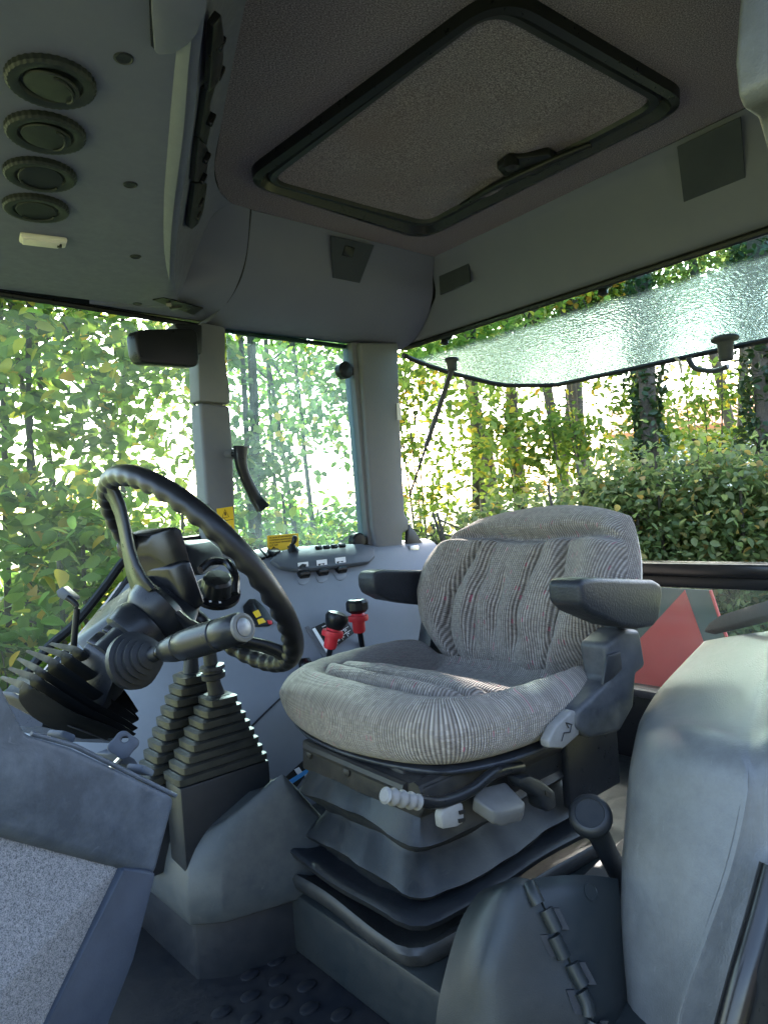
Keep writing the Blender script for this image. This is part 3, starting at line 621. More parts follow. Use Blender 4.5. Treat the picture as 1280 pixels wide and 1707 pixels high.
# ================================================================== DRIVER SEAT
seat = thing('driver_seat', 'tractor driver seat in striped grey cloth on a black bellows suspension', 'seat', (-.22, .03, .11))
def gauss(x, m, s): return math.exp(-((x-m)/s)**2)
def sstep(x, a, b):
    t = min(1, max(0, (x-a)/(b-a))); return t*t*(3-2*t)
def pad(name, fn, nu, nv, mat, parent):
    """closed cushion: fn(a, b, side) -> (point, u, v) on a -1..1 square, side +1 = show face, -1 = underside"""
    verts, uvs, faces = [], [], []
    idx = {}
    for side in (1, -1):
        for j in range(nv+1):
            for i in range(nu+1):
                a = -1+2*i/nu; b = -1+2*j/nv
                a = math.copysign(1-(1-abs(a))**1.5, a); b = math.copysign(1-(1-abs(b))**1.5, b)
                if side == -1 and (i in (0, nu) or j in (0, nv)): idx[(side, i, j)] = idx[(1, i, j)]; continue
                p, u, v = fn(a, b, side); idx[(side, i, j)] = len(verts); verts.append(p); uvs.append((u, v))
        for j in range(nv):
            for i in range(nu):
                f = [idx[(side, i, j)], idx[(side, i+1, j)], idx[(side, i+1, j+1)], idx[(side, i, j+1)]]
                faces.append(f if side == 1 else f[::-1])
    me = bpy.data.meshes.new(name); me.from_pydata([tuple(v) for v in verts], [], faces); me.materials.append(mat)
    ul = me.uv_layers.new(name='UVMap')
    for l in me.loops: ul.data[l.index].uv = uvs[l.vertex_index]
    me.polygons.foreach_set('use_smooth', [True]*len(me.polygons))
    return link(bpy.data.objects.new(name, me), parent)
def rim_m(a, b, p): return (1-(1-abs(a)**p)*(1-abs(b)**p))**(1/p)
def squircle(a, b, k):
    return a*math.sqrt(max(0, 1-k*b*b)), b*math.sqrt(max(0, 1-k*a*a))
XF, XB = .022, -.445
def cushion(a, b, side):
    k = .36 if b > 0 else .12
    sa, sb = squircle(a, b, k)
    y = sa*.276; x = (XF+XB)/2 + (XF-XB)/2*sb        # b=+1 front
    m = rim_m(a, b, 5); e = max(0, 1-min(1, m)**4.5)**.5
    r = (abs(a)**6+(max(0, b)*1.10)**6)**(1/6)
    roll = sstep(r, .68, .88)
    back = sstep(-b, -.6, 1)
    if side == 1:
        dish = .042 - .080*back + .006*math.cos(a*2)
        g = 0; inn = 1-sstep(r, .60, .72)
        for bx in (.40, .14, -.12, -.38, -.64):
            q = b-bx+.10*abs(a)**2
            g -= .0200*gauss(q, 0, .030)*inn
            g += .011*gauss(q, .14, .08)*inn
        top = .062*(1+.10*back)
        h = dish*(1-roll)+top*roll + g - .016*gauss(r, .70, .035)
        wr = .0014*math.sin(y*41+b*9)*math.sin(b*17-y*13) + .0016*math.sin(y*23+2*b)*roll
        z = .434 + (h+wr)*e
    else:
        z = .434 - (.066-.010*abs(a))*max(0, 1-min(1, m)**9)**.4
    # cloth direction: straight in the middle, following the rim on the roll
    A0, B0, RC = .50, .45, .14
    aa = abs(a)
    if aa <= A0 and b >= B0-.2: per = aa*.27
    elif b <= B0: per = A0*.27 + RC*math.pi/2 + (B0-b)*.222 if aa > A0 else aa*.27
    else: per = A0*.27 + RC*math.atan2(aa-A0, b-B0)
    per = math.copysign(per, a)
    u = y*(1-roll)+per*roll
    v = (x*1.0)*(1-roll) + roll*((1-m)*.25 + max(0, .48-z)*1.0)
    return V(x, y, z), u, v
cus = pad('seat_cushion', cushion, 180, 240, SEATC, seat)
# backrest: local h up the back, n forward
BB, BT = V(-.470, 0, .400), V(-.612, 0, .762)
bdir = (BT-BB); BH = bdir.length; bdir.normalize(); bn = V(bdir.z, 0, -bdir.x)
def backw(h):
    return float(np.interp(h, [0, .10, .22, .40, .55, .70, .85, .95, 1], [.17, .205, .245, .275, .278, .265, .245, .232, .225]))
def backc(h): return -.030 + .040*sstep(h, .2, 1)
def backrest(a, b, side):
    sa, sb = squircle(a, b, .34 if b > 0 else .10)
    h = (sb+1)/2; wd = backw(h); y = sa*wd
    m = rim_m(a, b, 6); e = max(0, 1-min(1, m)**5)**.5
    curve = .030*math.sin(h*math.pi*.95) - .035*sstep(h, .7, 1)
    if side == 1:
        r = abs(y)/wd; low = 1-sstep(h, .70, .78)
        n = .048 + .040*sstep(r, .50, .80)*(1-sstep(h, .72, .86)*.8) - .014*(1-sstep(r, 0, .5))*low
        n -= .032*gauss(r, .53+.10*math.cos(h*4.2), .040)*low
        n -= .026*gauss(abs(y+.012), .052+.02*h, .0125)*low*sstep(h, .05, .22)
        n -= .016*gauss(y, -.012, .011)*low*sstep(h, .1, .3)*(1-sstep(h, .4, .6))
        n += .010*gauss(abs(y), .082, .02)*low
        n -= .044*gauss(h, .745+.06*(1-r)**2*.6-.02*math.cos(r*6), .032)*(1-.35*sstep(r, .75, 1))
        n += .016*sstep(h, .78, .88)*(1-sstep(h, .93, 1))
        n += .012*gauss(h, .33, .16)*(1-sstep(r, .3, .6))
        n += .0022*math.sin(y*33+h*8)*math.sin(h*19-y*11) + .0012*math.sin(y*70+h*30)
        q = n*e
    else:
        q = -.055*e
    p = BB + bdir*(h*BH) + bn*(q+curve); p.y = y + backc(h)
    u = y + math.copysign(max(0, .03-q)*sstep(abs(a), .8, 1), y); v = h*BH*1.05 + .35
    return p, u, v
bk = pad('seat_backrest', backrest, 190, 160, SEATC, seat)
# cream rear shell of the backrest, black side frame, seat pan
def backshell(a, b, side):
    sa, sb = squircle(a, b, .34 if b > 0 else .10); h = (sb+1)/2; y = sa*(backw(h)-.004)
    m = rim_m(a, b, 6); e = max(0, 1-min(1, m)**6)**.5
    curve = .030*math.sin(h*math.pi*.95) - .035*sstep(h, .7, 1)
    q = (-.004 if side == 1 else -.070*e-.006)
    p = BB + bdir*(h*BH*.97+.004) + bn*(q+curve); p.y = y + backc(h); return p, y, h
pad('back_shell', backshell, 30, 30, CREAM, seat)
def pan(a, b, side):
    sa, sb = squircle(a, b, .36 if b > 0 else .12); y = sa*.258; x = (XF+XB)/2-.008 + (XF-XB)/2*.95*sb
    m = rim_m(a, b, 6); e = max(0, 1-min(1, m)**6)**.5
    z = .378 + (.0 if side == 1 else -.022*e); return V(x, y, z), y, x
pad('seat_pan', pan, 30, 30, SLAT, seat)
def ypoly(name, pts, Y, depth, mat, parent, **k): return prism(name, [at(x, y, 'Y', Y) for x, y in pts], (0, depth, 0), mat, parent, **k)
# side brackets of the backrest
sb_ = ypoly('side_bracket', [(1010, 1075), (1042, 1048), (1068, 1050), (1078, 1112), (1062, 1125), (1058, 1180), (1035, 1222), (985, 1233), (960, 1215), (962, 1185), (985, 1165), (1018, 1135)], .300, -.055, SLAT, seat, bevel=.010, seg=3)
ypoly('bracket_hinge_cover', [(1008, 1092), (1030, 1085), (1033, 1115), (1012, 1135), (1000, 1142)], .3005, .006, RUB, seat, bevel=.003)
box('side_bracket', (-.53, -.275, .50), (.10, .05, .24), SLAT, seat, rot=Matrix.Rotation(R(-18), 3, 'Y'), bevel=.012)
# armrests
ar = ypoly('armrest', [(966, 972), (974, 965), (996, 963), (1092, 967), (1104, 974), (1106, 990), (1100, 1034), (1090, 1046), (1066, 1049), (1036, 1045), (984, 1022), (969, 1008)], .335, -.062, ARMR, seat, bevel=.012, seg=4)
ypoly('armrest_pivot', [(1030, 1020), (1066, 1030), (1066, 1070), (1030, 1075)], .275, -.03, SLAT, seat, bevel=.006)
ar2 = ypoly('armrest', [(622, 962), (626, 953), (642, 950), (745, 952), (745, 1012), (690, 1008), (650, 1001), (628, 990), (623, 979)], -.275, -.06, ARMR, seat, bevel=.011, seg=4)
# recline lever
lv = ypoly('recline_lever', [(954, 1184), (965, 1188), (966, 1226), (940, 1249), (916, 1248), (914, 1236), (926, 1212)], .295, -.018, LGREY, seat, bevel=.004, seg=3)
bm = bmesh.new(); pp = [at(x, y, 'Y', .2962) for x, y in [(936, 1236), (940, 1222), (950, 1221), (953, 1208), (943, 1205), (948, 1214)]]
a_tube(bm, pp, .0010, 4, False, (0, 1, 0)); finish('lever_pictogram', bm, INK, lv)
# suspension: upper steel frame
def rr_ring(z, x0, x1, y0, y1, r=.03): return rrect((x0+x1)/2, (y0+y1)/2, abs(x1-x0)/2, abs(y1-y0)/2, r, 5, z)
fr = prism('slide_frame', [V(.0, -.112, .372), V(.0, -.118, .318), V(.0, .192, .318), V(.0, .205, .338), V(.0, .205, .366)], (-.42, 0, 0), MET, seat, bevel=.004)
tube('slide_rail', [V(.004, -.09, .366), V(.002, .17, .358)], .009, MET, seat, seg=8)
tube('slide_rail', [V(.004, .19, .360), V(-.40, .19, .366)], .013, MET, seat, seg=8)
for y, z in ((-.09, .352), (.02, .347), (.15, .340)):
    lathe('rivet', (.0, y, z), (1, 0, 0), [(.009, -.001), (.009, .003), (.005, .006), (.001, .007)], MET, fr, seg=14)
for y in (-.06, .05, .13): box('mount_bracket', (-.04, y, .365), (.05, .03, .016), MET, fr, bevel=.003)
# rubber bellows and flanges
rings = []
def closed_resample(p, n): return resample(list(p)+[p[0]], n+1)[:-1]
lv_rows = [(.328, -.022, -.42, -.095, .170, .02), (.320, -.002, -.425, -.112, .184, .03), (.290, .014, -.433, -.128, .193, .03), (.284, .018, -.435, -.132, .197, .03), (.278, .014, -.432, -.128, .192, .03), (.252, -.014, -.415, -.098, .158, .03), (.246, -.017, -.412, -.094, .154, .03),
           (.240, -.014, -.415, -.098, .158, .03), (.213, .014, -.44, -.126, .190, .035), (.206, .019, -.445, -.131, .196, .035), (.199, .015, -.44, -.126, .191, .035), (.184, -.004, -.43, -.102, .167, .03), (.176, -.008, -.425, -.098, .162, .03), (.160, -.012, -.42, -.095, .158, .03)]
for i, (z, x0, x1, y0, y1, r) in enumerate(lv_rows):
    pts = closed_resample(rrect((x0+x1)/2, (y0+y1)/2, abs(x1-x0)/2, abs(y1-y0)/2, r, 5, z), 96)
    c = V((x0+x1)/2, (y0+y1)/2, z); out = []
    for p in pts:
        d = (p-c); d.z = 0; d.normalize(); s_ = p.x*9-p.y*11
        wv = .0035*math.sin(s_*2.1+i*.25)+.0018*math.sin(s_*5.3+1.1+i*.4)+.0008*math.sin(s_*11-i*.6)
        sag = .009*math.sin(p.y*15+1.2)+.005*math.sin(p.x*14+.4)
        out.append(p + d*wv*(1.0 if 0 < i < 13 else 0) + V(0, 0, sag*(.9 if 1 < i < 12 else .2)-.010*(p.y-.03)))
    rings.append(out)
loft('bellows', rings, RUBD, seat, ang=32)
def flange(name, z, x0, x1, y0, y1, mat, h):
    rg = []
    for dz, gr in ((0, -.03), (h*.35, -.006), (h*.1, 0), (-h*.5, -.004), (-h, -.02)):
        rg.append([p + V(0, 0, -.03*(p.y-.03)+.004*math.sin(p.y*22+z*60)+.003*math.sin(p.x*19)) for p in closed_resample(rr_ring(z+dz, x0+gr, x1-gr, y0-gr, y1+gr, .04), 72)])
    return loft(name, rg, mat, seat, ang=60)
flange('upper_flange', .178, .045, -.47, -.165, .215, RUB, .018)
flange('lower_flange', .135, .047, -.46, -.150, .212, RUBD, .03)
flange('base_flange', .118, .02, -.44, -.12, .185, BLK, .02)
box('side_guard', (-.30, .19, .33), (.36, .012, .08), BLK, seat, bevel=.004)
box('side_guard', (-.42, .20, .30), (.16, .02, .16), BLK, seat, bevel=.006)
# adjuster bar with ribbed grip
bar = spline([at(697, 1335, 'Y', .262), at(735, 1338, 'Y', .258), at(785, 1318, 'Y', .255), at(825, 1288, 'Y', .25), at(868, 1279, 'Y', .235)], 6)
ab = tube('height_bar', bar, .0085, BLK, seat, seg=12)
g0, g1 = at(640, 1326, 'Y', .268), at(698, 1338, 'Y', .262)
prof = []
L = (g1-g0).length
for i in range(25):
    s = i/24; prof.append((.0098+.0018*math.cos(s*8*math.pi)+(-.004 if i in (0, 24) else 0), s*L))
lathe('ribbed_grip', g0, g1-g0, prof, LGREY, ab, seg=18)
kn = ypoly('weight_knob', [(740, 1350), (762, 1338), (773, 1340), (775, 1372), (762, 1380), (738, 1384), (736, 1362)], .262, -.016, LGREY, seat, bevel=.004)
ypoly('knob_slot', [(764, 1352), (774, 1350), (774, 1356), (765, 1358)], .2622, .002, INK, kn)
ypoly('knob_slot', [(763, 1366), (774, 1364), (773, 1370), (764, 1372)], .2622, .002, INK, kn)
pd = bmesh.new()
top_ = [at(x, y, 'Y', Y) for x, y, Y in [(800, 1312, .225), (842, 1302, .225), (877, 1338, .262), (872, 1350, .265), (838, 1358, .268), (824, 1352, .266), (788, 1330, .235)]]
a_prism(pd, top_, (0, -.006, -.022)); finish('release_paddle', pd, MGREY, seat, bevel=.005, seg=3)
ypoly('paddle_bracket', [(868, 1298), (885, 1294), (905, 1303), (926, 1320), (929, 1346), (915, 1355), (905, 1350), (900, 1330), (870, 1312)], .255, -.03, RUB, seat, bevel=.005)
ypoly('bracket_slot', [(908, 1318), (918, 1323), (918, 1330), (909, 1326)], .2555, .001, INK, seat)
# ================================================================== STEERING
TH = R(55); WN = V(-math.sin(TH), 0, math.cos(TH)); WC = D(330, 958, 1.035); WU = V(math.cos(TH), 0, math.sin(TH)); WV = V(0, 1, 0); WRAD = .1815
sw = thing('steering_wheel', 'black two spoke steering wheel with finger grip rim', 'steering wheel', WC - WN*.11)
bm = bmesh.new(); rings = []
n = 220
for i in range(n):
    t = 2*math.pi*i/n; rad = WU*math.cos(t) + WV*math.sin(t); c = WC + rad*WRAD
    wob = 1 + .10*math.cos(t*40)
    ring = []
    for k in range(16):
        a = 2*math.pi*k/16; inn = max(0, -math.cos(a))
        r = .0142*(1+.15*(math.cos(t*40)-.3)*max(0, -math.cos(a-.6)+.45)/1.45)
        ring.append(c + rad*math.cos(a)*r + WN*math.sin(a)*r*1.05)
    rings.append(ring)
a_loft(bm, rings, True); finish('rim', bm, RIM, sw)
HUB = WC - WN*.068
bm = bmesh.new()
a_lathe(bm, HUB - WN*.024, WN, [(.026, -.016), (.036, -.010), (.046, .004), (.050, .020), (.042, .030), (.001, .032)], 36); finish('hub', bm, BLK, sw)
def spoke(ang, w0, w1):
    d = WU*math.cos(ang) + WV*math.sin(ang); s = WN.cross(d); rings = []
    for k in range(9):
        q = k/8; rr = .028 + (WRAD-.028)*q; lift = -.068*(1-sstep(q, .0, 1.0)**1.0)
        wd = w1 + (w0-w1)*(1-sstep(q, -.1, .55)); th = .0065
        c = WC + d*rr + WN*(lift-.004)
        rings.append([c + s*wd*a + WN*th*b for a, b in ((-1, -.4), (-.8, -1), (.8, -1), (1, -.4), (1, .4), (.8, 1), (-.8, 1), (-1, .4))])
    loft('spoke', rings, BLK, sw, ang=60)
# spoke directions read off the picture
def ang_of(px, py):
    q = ray(px, py); s = (WC-CAM).dot(WN)/q.dot(WN); p = CAM+q*s-WC; return math.atan2(p.dot(WV), p.dot(WU))
A1, A2 = ang_of(190, 815), ang_of(478, 1088)
spoke(A1, .050, .0235); spoke(A2, .046, .0155)
# column below the wheel
col = thing('steering_column', 'black steering column with switch block and lever boot', 'steering column', V(.42, -.02, .2))
tube('column_tube', [HUB - WN*.02, HUB - WN*.09, HUB - WN*.10], [.026, .026, .026], BLK, col, seg=20)
lathe('column_collar', HUB - WN*.045, WN, [(.024, -.022), (.040, -.020), (.044, .0), (.040, .012), (.03, .014)], BLK, col, seg=28)
# switch block on the left of the column, boot and shuttle lever pointing at the door
BT0, BT1, BT2, BT3 = D(140, 1074, .96), D(193, 1033, .985), D(248, 1053, .955), D(200, 1108, .925)
dn = V(.02, -.02, -.055)
bm = bmesh.new(); raw(bm, [BT0, BT1, BT2, BT3, BT0+dn, BT1+dn, BT2+dn*1.5, BT3+dn*1.3], [(0, 1, 2, 3), (4, 7, 6, 5), (0, 4, 5, 1), (1, 5, 6, 2), (2, 6, 7, 3), (3, 7, 4, 0)])
sblk = finish('switch_block', bm, BLK, col, bevel=.004)
nb = (BT1-BT0).cross(BT3-BT0).normalized(); nb = nb if nb.dot(CAM-BT0) > 0 else -nb
for u0, u1 in ((.05, .46), (.50, .93)):
    for v0, v1 in ((.06, .48), (.53, .94)):
        q4 = [BT0.lerp(BT3, u).lerp(BT1.lerp(BT2, u), v) + nb*.0008 for u, v in ((u0, v0), (u1, v0), (u1, v1), (u0, v1))]
        prism('rocker_switch', q4, nb*.005, GLOSS, sblk, bevel=.0015)
lev = thing('shuttle_lever', 'black stalk lever with silver end button below the steering wheel', 'lever', D(215, 1100, .95))
l0, l1 = D(218, 1103, .925), D(405, 1046, .80)
ax = (l1-l0).normalized(); LL = (l1-l0).length
bt = []
for i, (r, h) in enumerate([(.040, .0), (.041, .010), (.034, .012), (.036, .020), (.029, .022), (.031, .030), (.024, .032), (.026, .039), (.019, .041), (.020, .047), (.011, .050), (.009, .062)]): bt.append((r*.92, h))
lathe('rubber_boot', l0, ax, bt, RUB, lev, seg=28, ang=60)
tube('shaft', [l0 + ax*.04, l0 + ax*.09], .008, GLOSS, lev, seg=12)
gp = [(.011, LL*.32), (.014, LL*.34), (.017, LL*.42), (.0175, LL*.48), (.0165, LL*.485), (.0185, LL*.50), (.0195, LL*.60), (.019, LL*.80), (.0175, LL*.805), (.0185, LL*.815), (.0185, LL*.97), (.015, LL*1.0)]
gr = lathe('grip', l0, ax, gp, BLK, lev, seg=28, ang=35)
lathe('button_ring', l0 + ax*LL*.985, ax, [(.014, 0), (.0165, .001), (.0165, .005), (.013, .0065), (.0105, .0045)], MGREY, gr, seg=28)
lathe('button', l0 + ax*LL*.99, ax, [(.0105, 0), (.0105, .0045), (.006, .006), (.001, .0062)], SATIN, gr, seg=24)
# instrument pod and controls beyond the wheel
pod = thing('instrument_pod', 'glossy black hand brake pod rising behind the steering wheel', 'pod', D(300, 1010, 1.13))
prism('pod_head', [D(x, y, d) for x, y, d in [(246, 905, 1.13), (254, 890, 1.13), (292, 877, 1.13), (303, 882, 1.13), (318, 935, 1.13), (322, 985, 1.13), (296, 980, 1.13), (272, 940, 1.13), (249, 925, 1.13)]], V(.03, -.06, 0), GLOSS, pod, bevel=.009, seg=4)
prism('pod_neck', [D(x, y, d) for x, y, d in [(276, 945, 1.125), (318, 930, 1.125), (334, 975, 1.125), (346, 1010, 1.125), (322, 1022, 1.125), (300, 1000, 1.125)]], V(.02, -.05, 0), GLOSS, pod, bevel=.007, seg=3)
dash = thing('instrument_cluster', 'dark instrument hood behind the steering wheel rim', 'dashboard', D(300, 960, 1.22))
prism('hood', [D(x, y, d) for x, y, d in [(308, 905, 1.25), (350, 898, 1.3), (372, 915, 1.3), (378, 940, 1.28), (340, 960, 1.22), (312, 950, 1.2)]], V(.03, -.08, 0), RUB, dash, bevel=.008)
prism('lower_cowl', [D(x, y, d) for x, y, d in [(205, 1010, 1.06), (240, 960, 1.14), (300, 940, 1.18), (345, 990, 1.18), (330, 1040, 1.1), (250, 1050, 1.02)]], V(.06, -.06, -.05), BLK, dash, bevel=.01)
tube('cluster_rim', spline([D(334, 950, 1.2), D(352, 936, 1.22), (D(378, 938, 1.22)), D(392, 960, 1.2), D(392, 990, 1.18)], 5), .007, GLOSS, dash, seg=8)
# mirror-like flexible lamp at the front window
lamp = thing('wiper_lever', 'small grey paddle switch on a bent black stalk by the front glass', 'lever', D(123, 1080, 1.02))
tube('stalk', spline([D(122, 1090, 1.0), D(125, 1050, 1.0), D(128, 1015, 1.0), D(122, 1003, 1.0), D(112, 996, 1.0)], 4), .0045, BLK, lamp, seg=10)
prism('paddle', [D(x, y, 1.0) for x, y in [(92, 986), (104, 978), (124, 996), (126, 1002), (112, 1004), (96, 996)]], V(-.012, -.014, .0), GREYD, lamp, bevel=.003)
# folded gaiter round the column foot
gait = thing('column_gaiter', 'stack of black rubber folds round the foot of the steering column', 'gaiter', D(130, 1240, .95))
fins = [[(4, 1127), (47, 1145), (120, 1190), (203, 1222)], [(17, 1112), (65, 1132), (140, 1180), (226, 1224)], [(32, 1096), (72, 1120), (150, 1170), (229, 1214)], [(47, 1083), (95, 1105), (162, 1154), (231, 1200)], [(67, 1077), (117, 1094), (175, 1138), (231, 1198)], [(86, 1071), (135, 1085), (186, 1130), (230, 1186)]]
for i, f in enumerate(fins):
    d0 = .86 + .018*i
    dep = [d0+.05, d0, d0+.015, d0+.06]
    pts = [D(x, y, d) for (x, y), d in zip(f, dep)]
    # rounded bend, then a lip with depth
    c = [pts[0], pts[0].lerp(pts[1], .5), pts[0].lerp(pts[1], .88), pts[1].lerp(pts[2], .18), pts[2], pts[2].lerp(pts[3], .6), pts[3]]
    c = spline(c, 6); rings = []; inw = V(.30, -.80, -.42).normalized(); upc = V(-.25, .25, .93)
    for k, p in enumerate(c):
        kk_ = k/(len(c)-1); e = min(1, .25+kk_*6, .25+(1-kk_)*8); dl = .045*min(1, .16+max(0, kk_-.30)*3.0, .3+(1-kk_)*4)
        rings.append([p + inw*a*dl + upc*b*.0046*e*min(1, .45+kk_*1.6) for a, b in ((.02, -.75), (-.10, 0), (.02, .75), (.12, 1), (1, .5), (1, -.5), (.12, -1))])
    loft('fold', rings, MATTE, gait, ang=50)
prism('inner_sleeve', [D(x, y, d) for x, y, d in [(80, 1170, 1.0), (115, 1130, 1.03), (150, 1118, 1.07), (222, 1195, 1.09), (200, 1240, 1.03), (70, 1212, .98)]], V(.05, -.08, 0), BLK, gait)
prism('lower_band', [D(x, y, d) for x, y, d in [(22, 1152, .91), (70, 1166, .89), (185, 1224, .93), (182, 1236, .93), (120, 1212, .885), (30, 1165, .90)]], V(.02, -.05, 0), RUB, gait, bevel=.003)
# near dash panel: slate plastic cap over a cloth panel
dp = thing('dash_side_panel', 'slate plastic dash corner over a speckled cloth panel, nearest the camera', 'panel', D(120, 1650, .72))
cap = bmesh.new()
q = {k: D(*v) for k, v in dict(a=(-160, 1080, .60), b=(-6, 1112, .67), c=(48, 1222, .70), d=(125, 1245, .735), e=(298, 1328, .815), f=(262, 1463, .80), g=(0, 1389, .665), h=(-160, 1345, .60), m=(0, 1275, .655), n=(-160, 1290, .585)).items()}
away = V(.05, -.09, -.02)
vs = list(q.values()); kk = list(q.keys()); ix = kk.index
raw(cap, vs, [[ix(c) for c in f] for f in ('abcmn', 'cdefgm', 'mghn')])
back = {k: v + away for k, v in q.items()}
b2 = raw(cap, list(back.values()), [[ix(c) for c in f][::-1] for f in ('abcmn', 'cdefgm', 'mghn')])
cap.verts.ensure_lookup_table()
loop = 'abcdefghn'; n0 = len(vs)
for a_, b_ in zip(loop, loop[1:]+loop[0]):
    cap.faces.new([cap.verts[ix(a_)], cap.verts[ix(b_)], cap.verts[n0+ix(b_)], cap.verts[n0+ix(a_)]])
finish('cap', cap, DASH, dp, bevel=.010, seg=4, ang=45)
prism('cloth_panel', [D(x, y, d) for x, y, d in [(-160, 1330, .62), (0, 1370, .68), (203, 1435, .775), (202, 1452, .772), (77, 1712, .70), (20, 1830, .66), (-160, 1830, .58)]], V(.02, -.05, 0), PCLOTH, dp, smooth=False)
prism('edge_strip', [D(x, y, d) for x, y, d in [(200, 1440, .772), (262, 1455, .79), (225, 1600, .76), (182, 1710, .735), (150, 1830, .71), (20, 1830, .652), (76, 1716, .692), (201, 1453, .766)]], V(.02, -.06, 0), DASHD, dp, bevel=.004, seg=2)
for pts in ([(99, 1227), (106, 1217), (128, 1225), (124, 1240)], [(233, 1285), (239, 1274), (259, 1284), (256, 1296)]):
    prism('clip', [D(x, y, .80) for x, y in pts], V(.01, -.02, 0), DASH, dp, bevel=.002)
tube('cap_bead', [D(52, 1223, .708), D(125, 1244, .741), D(293, 1327, .821)], .0026, DASH, dp, seg=8)
# ignition key
key = thing('ignition_key', 'grey plastic headed ignition key in the dash slot', 'key', D(205, 1250, .86))
c0 = D(206, 1242, .855); kn_ = (V(.35, .9, .25)).normalized(); km = frame_of(kn_)
bm = bmesh.new()
outer = [c0 + km @ V(.0165*math.cos(a)*(1+.12*math.cos(4*a)), .0150*math.sin(a)*(1+.12*math.cos(4*a)), 0) for a in [2*math.pi*i/28 for i in range(28)]]
hole = [c0 + km @ V(.002+.0042*math.cos(a), .006+.0035*math.sin(a), 0) for a in [2*math.pi*i/28 for i in range(28)]]
th = kn_*.009; N28 = 28
vs = outer + hole + [p+th for p in outer] + [p+th for p in hole]
fs = []
for i in range(N28):
    j = (i+1) % N28
    fs += [(i, j, 28+j, 28+i), (56+i, 84+i, 84+j, 56+j), (i, 56+i, 56+j, j), (28+i, 28+j, 84+j, 84+i)]
raw(bm, vs, fs); finish('key_head', bm, GREYD, key, bevel=.0015, ang=50)
tube('key_blade', [c0 - V(0, 0, .012), c0 + V(.01, -.02, -.03)], .004, STEEL, key, seg=8)
prism('lock_plate', [D(x, y, .87) for x, y in [(178, 1258), (200, 1250), (225, 1265), (240, 1288), (205, 1275)]], V(.01, -.02, 0), GREYD, dp, bevel=.002)

# ================================================================== GEAR LEVER BELLOWS
def bellows(name, label, Xn, Yn, zb, zt, bx, by, tx, ty, n, lean, colm):
    t = thing(name, label, 'gear lever', V(Xn-bx/2, Yn-by/2, zb-.1), None)
    # Xn,Yn: the front left corner of the lowest fold; folds shrink towards the top
    for i in range(n):
        k = i/(n-1); sx, sy = bx+(tx-bx)*k, by+(ty-by)*k; z = zb+(zt-zb)*k
        cx = Xn-bx/2 + lean[0]*k; cy = Yn-by/2 + lean[1]*k; h = (zt-zb)/(n-1)
        rg = []
        for dz, gsc in ((-.50, -.008), (-.47, -.003), (-.40, -.0003), (.26, .0), (.36, -.003), (.44, -.007), (.50, -.008)):
            rg.append([p + V(0, 0, 0) for p in rrect(cx, cy, sx/2+gsc, sy/2+gsc, min(.010, sx*.2), 2, z+dz*h)])
        loft('fold', rg, colm, t, ang=35)
    return t
gl = bellows('gear_lever', 'nearer gear lever with square stepped rubber bellows beside the seat', .205, -.180, .338, .455,   .175, .072, .055, .062, 8, (-.012, 0), RUBG)
prism('bellows_base', [V(.202, -.183, .16), V(.028, -.183, .16), V(.028, -.248, .16), V(.202, -.248, .16)], (0, 0, .168), RUB, gl, bevel=.005)
top = V(.205-.0875-.012, -.180-.035, .462)
tube('lever_rod', [top - V(0, 0, .01), top + V(.006, 0, .02), top + V(.012, 0, .11)], [.016, .013, .012], RUB, gl, seg=14)
lathe('rod_collar', top + V(.006, 0, .038), (0.08, 0, 1), [(.014, -.010), (.021, -.007), (.022, .002), (.018, .004), (.018, .008), (.023, .010), (.022, .016), (.012, .019)], RUB, gl, seg=24)
gl2 = bellows('gear_lever', 'farther gear lever with stepped rubber bellows, half hidden behind the nearer one', .236, -.262, .305, .485, .175, .072, .05, .062, 11, (-.030, 0), RUBG)
t2 = V(.236-.0875-.030, -.262-.033, .492)
tube('lever_rod', [t2 - V(0, 0, .01), t2 + V(-.004, 0, .03), t2 + V(-.010, 0, .10)], [.016, .013, .011], RUB, gl2, seg=14)
box('bellows_base', (.148, -.295, .225), (.172, .066, .13), RUB, gl2, bevel=.005)
# ================================================================== ROOF FITTINGS
def zq(x, y, z): return at(x, y, 'Z', z)
hatch = thing('roof_hatch', 'cloth lined roof hatch with a thick black rounded frame in the ceiling', 'roof hatch', V(-.38, 0, 1.47))
OUT = rquad([zq(400, 297, 1.49), zq(838, -24, 1.49), zq(1157, 165, 1.49), zq(704, 395, 1.49)], .075, 10)
MID = rquad([zq(430, 299, 1.49), zq(828, 0, 1.49), zq(1122, 168, 1.49), zq(708, 381, 1.49)], .06, 10)
INN = rquad([zq(452, 301, 1.49), zq(818, 18, 1.49), zq(1092, 170, 1.49), zq(712, 371, 1.49)], .045, 10)
bm = bmesh.new(); a_loft(bm, [[p + V(0, 0, dz) for p in c] for c, dz in ((OUT, .012), ([a.lerp(b, .06) for a, b in zip(OUT, MID)], -.010), ([a.lerp(b, .55) for a, b in zip(OUT, MID)], -.014), (MID, .004))], False, False)
finish('outer_frame', bm, BLK, hatch, ang=45)
bm = bmesh.new(); a_loft(bm, [[p + V(0, 0, dz) for p in c] for c, dz in ((MID, .0045), ([a.lerp(b, .25) for a, b in zip(MID, INN)], -.004), ([a.lerp(b, .8) for a, b in zip(MID, INN)], -.004), (INN, .006))], False, False)
finish('inner_frame', bm, RUB, hatch, ang=45)
q0, q1, q2, q3 = zq(448, 301, 1.49), zq(818, 14, 1.49), zq(1096, 170, 1.49), zq(712, 374, 1.49)
lk = zq(860, 285, 1.49); rows = []
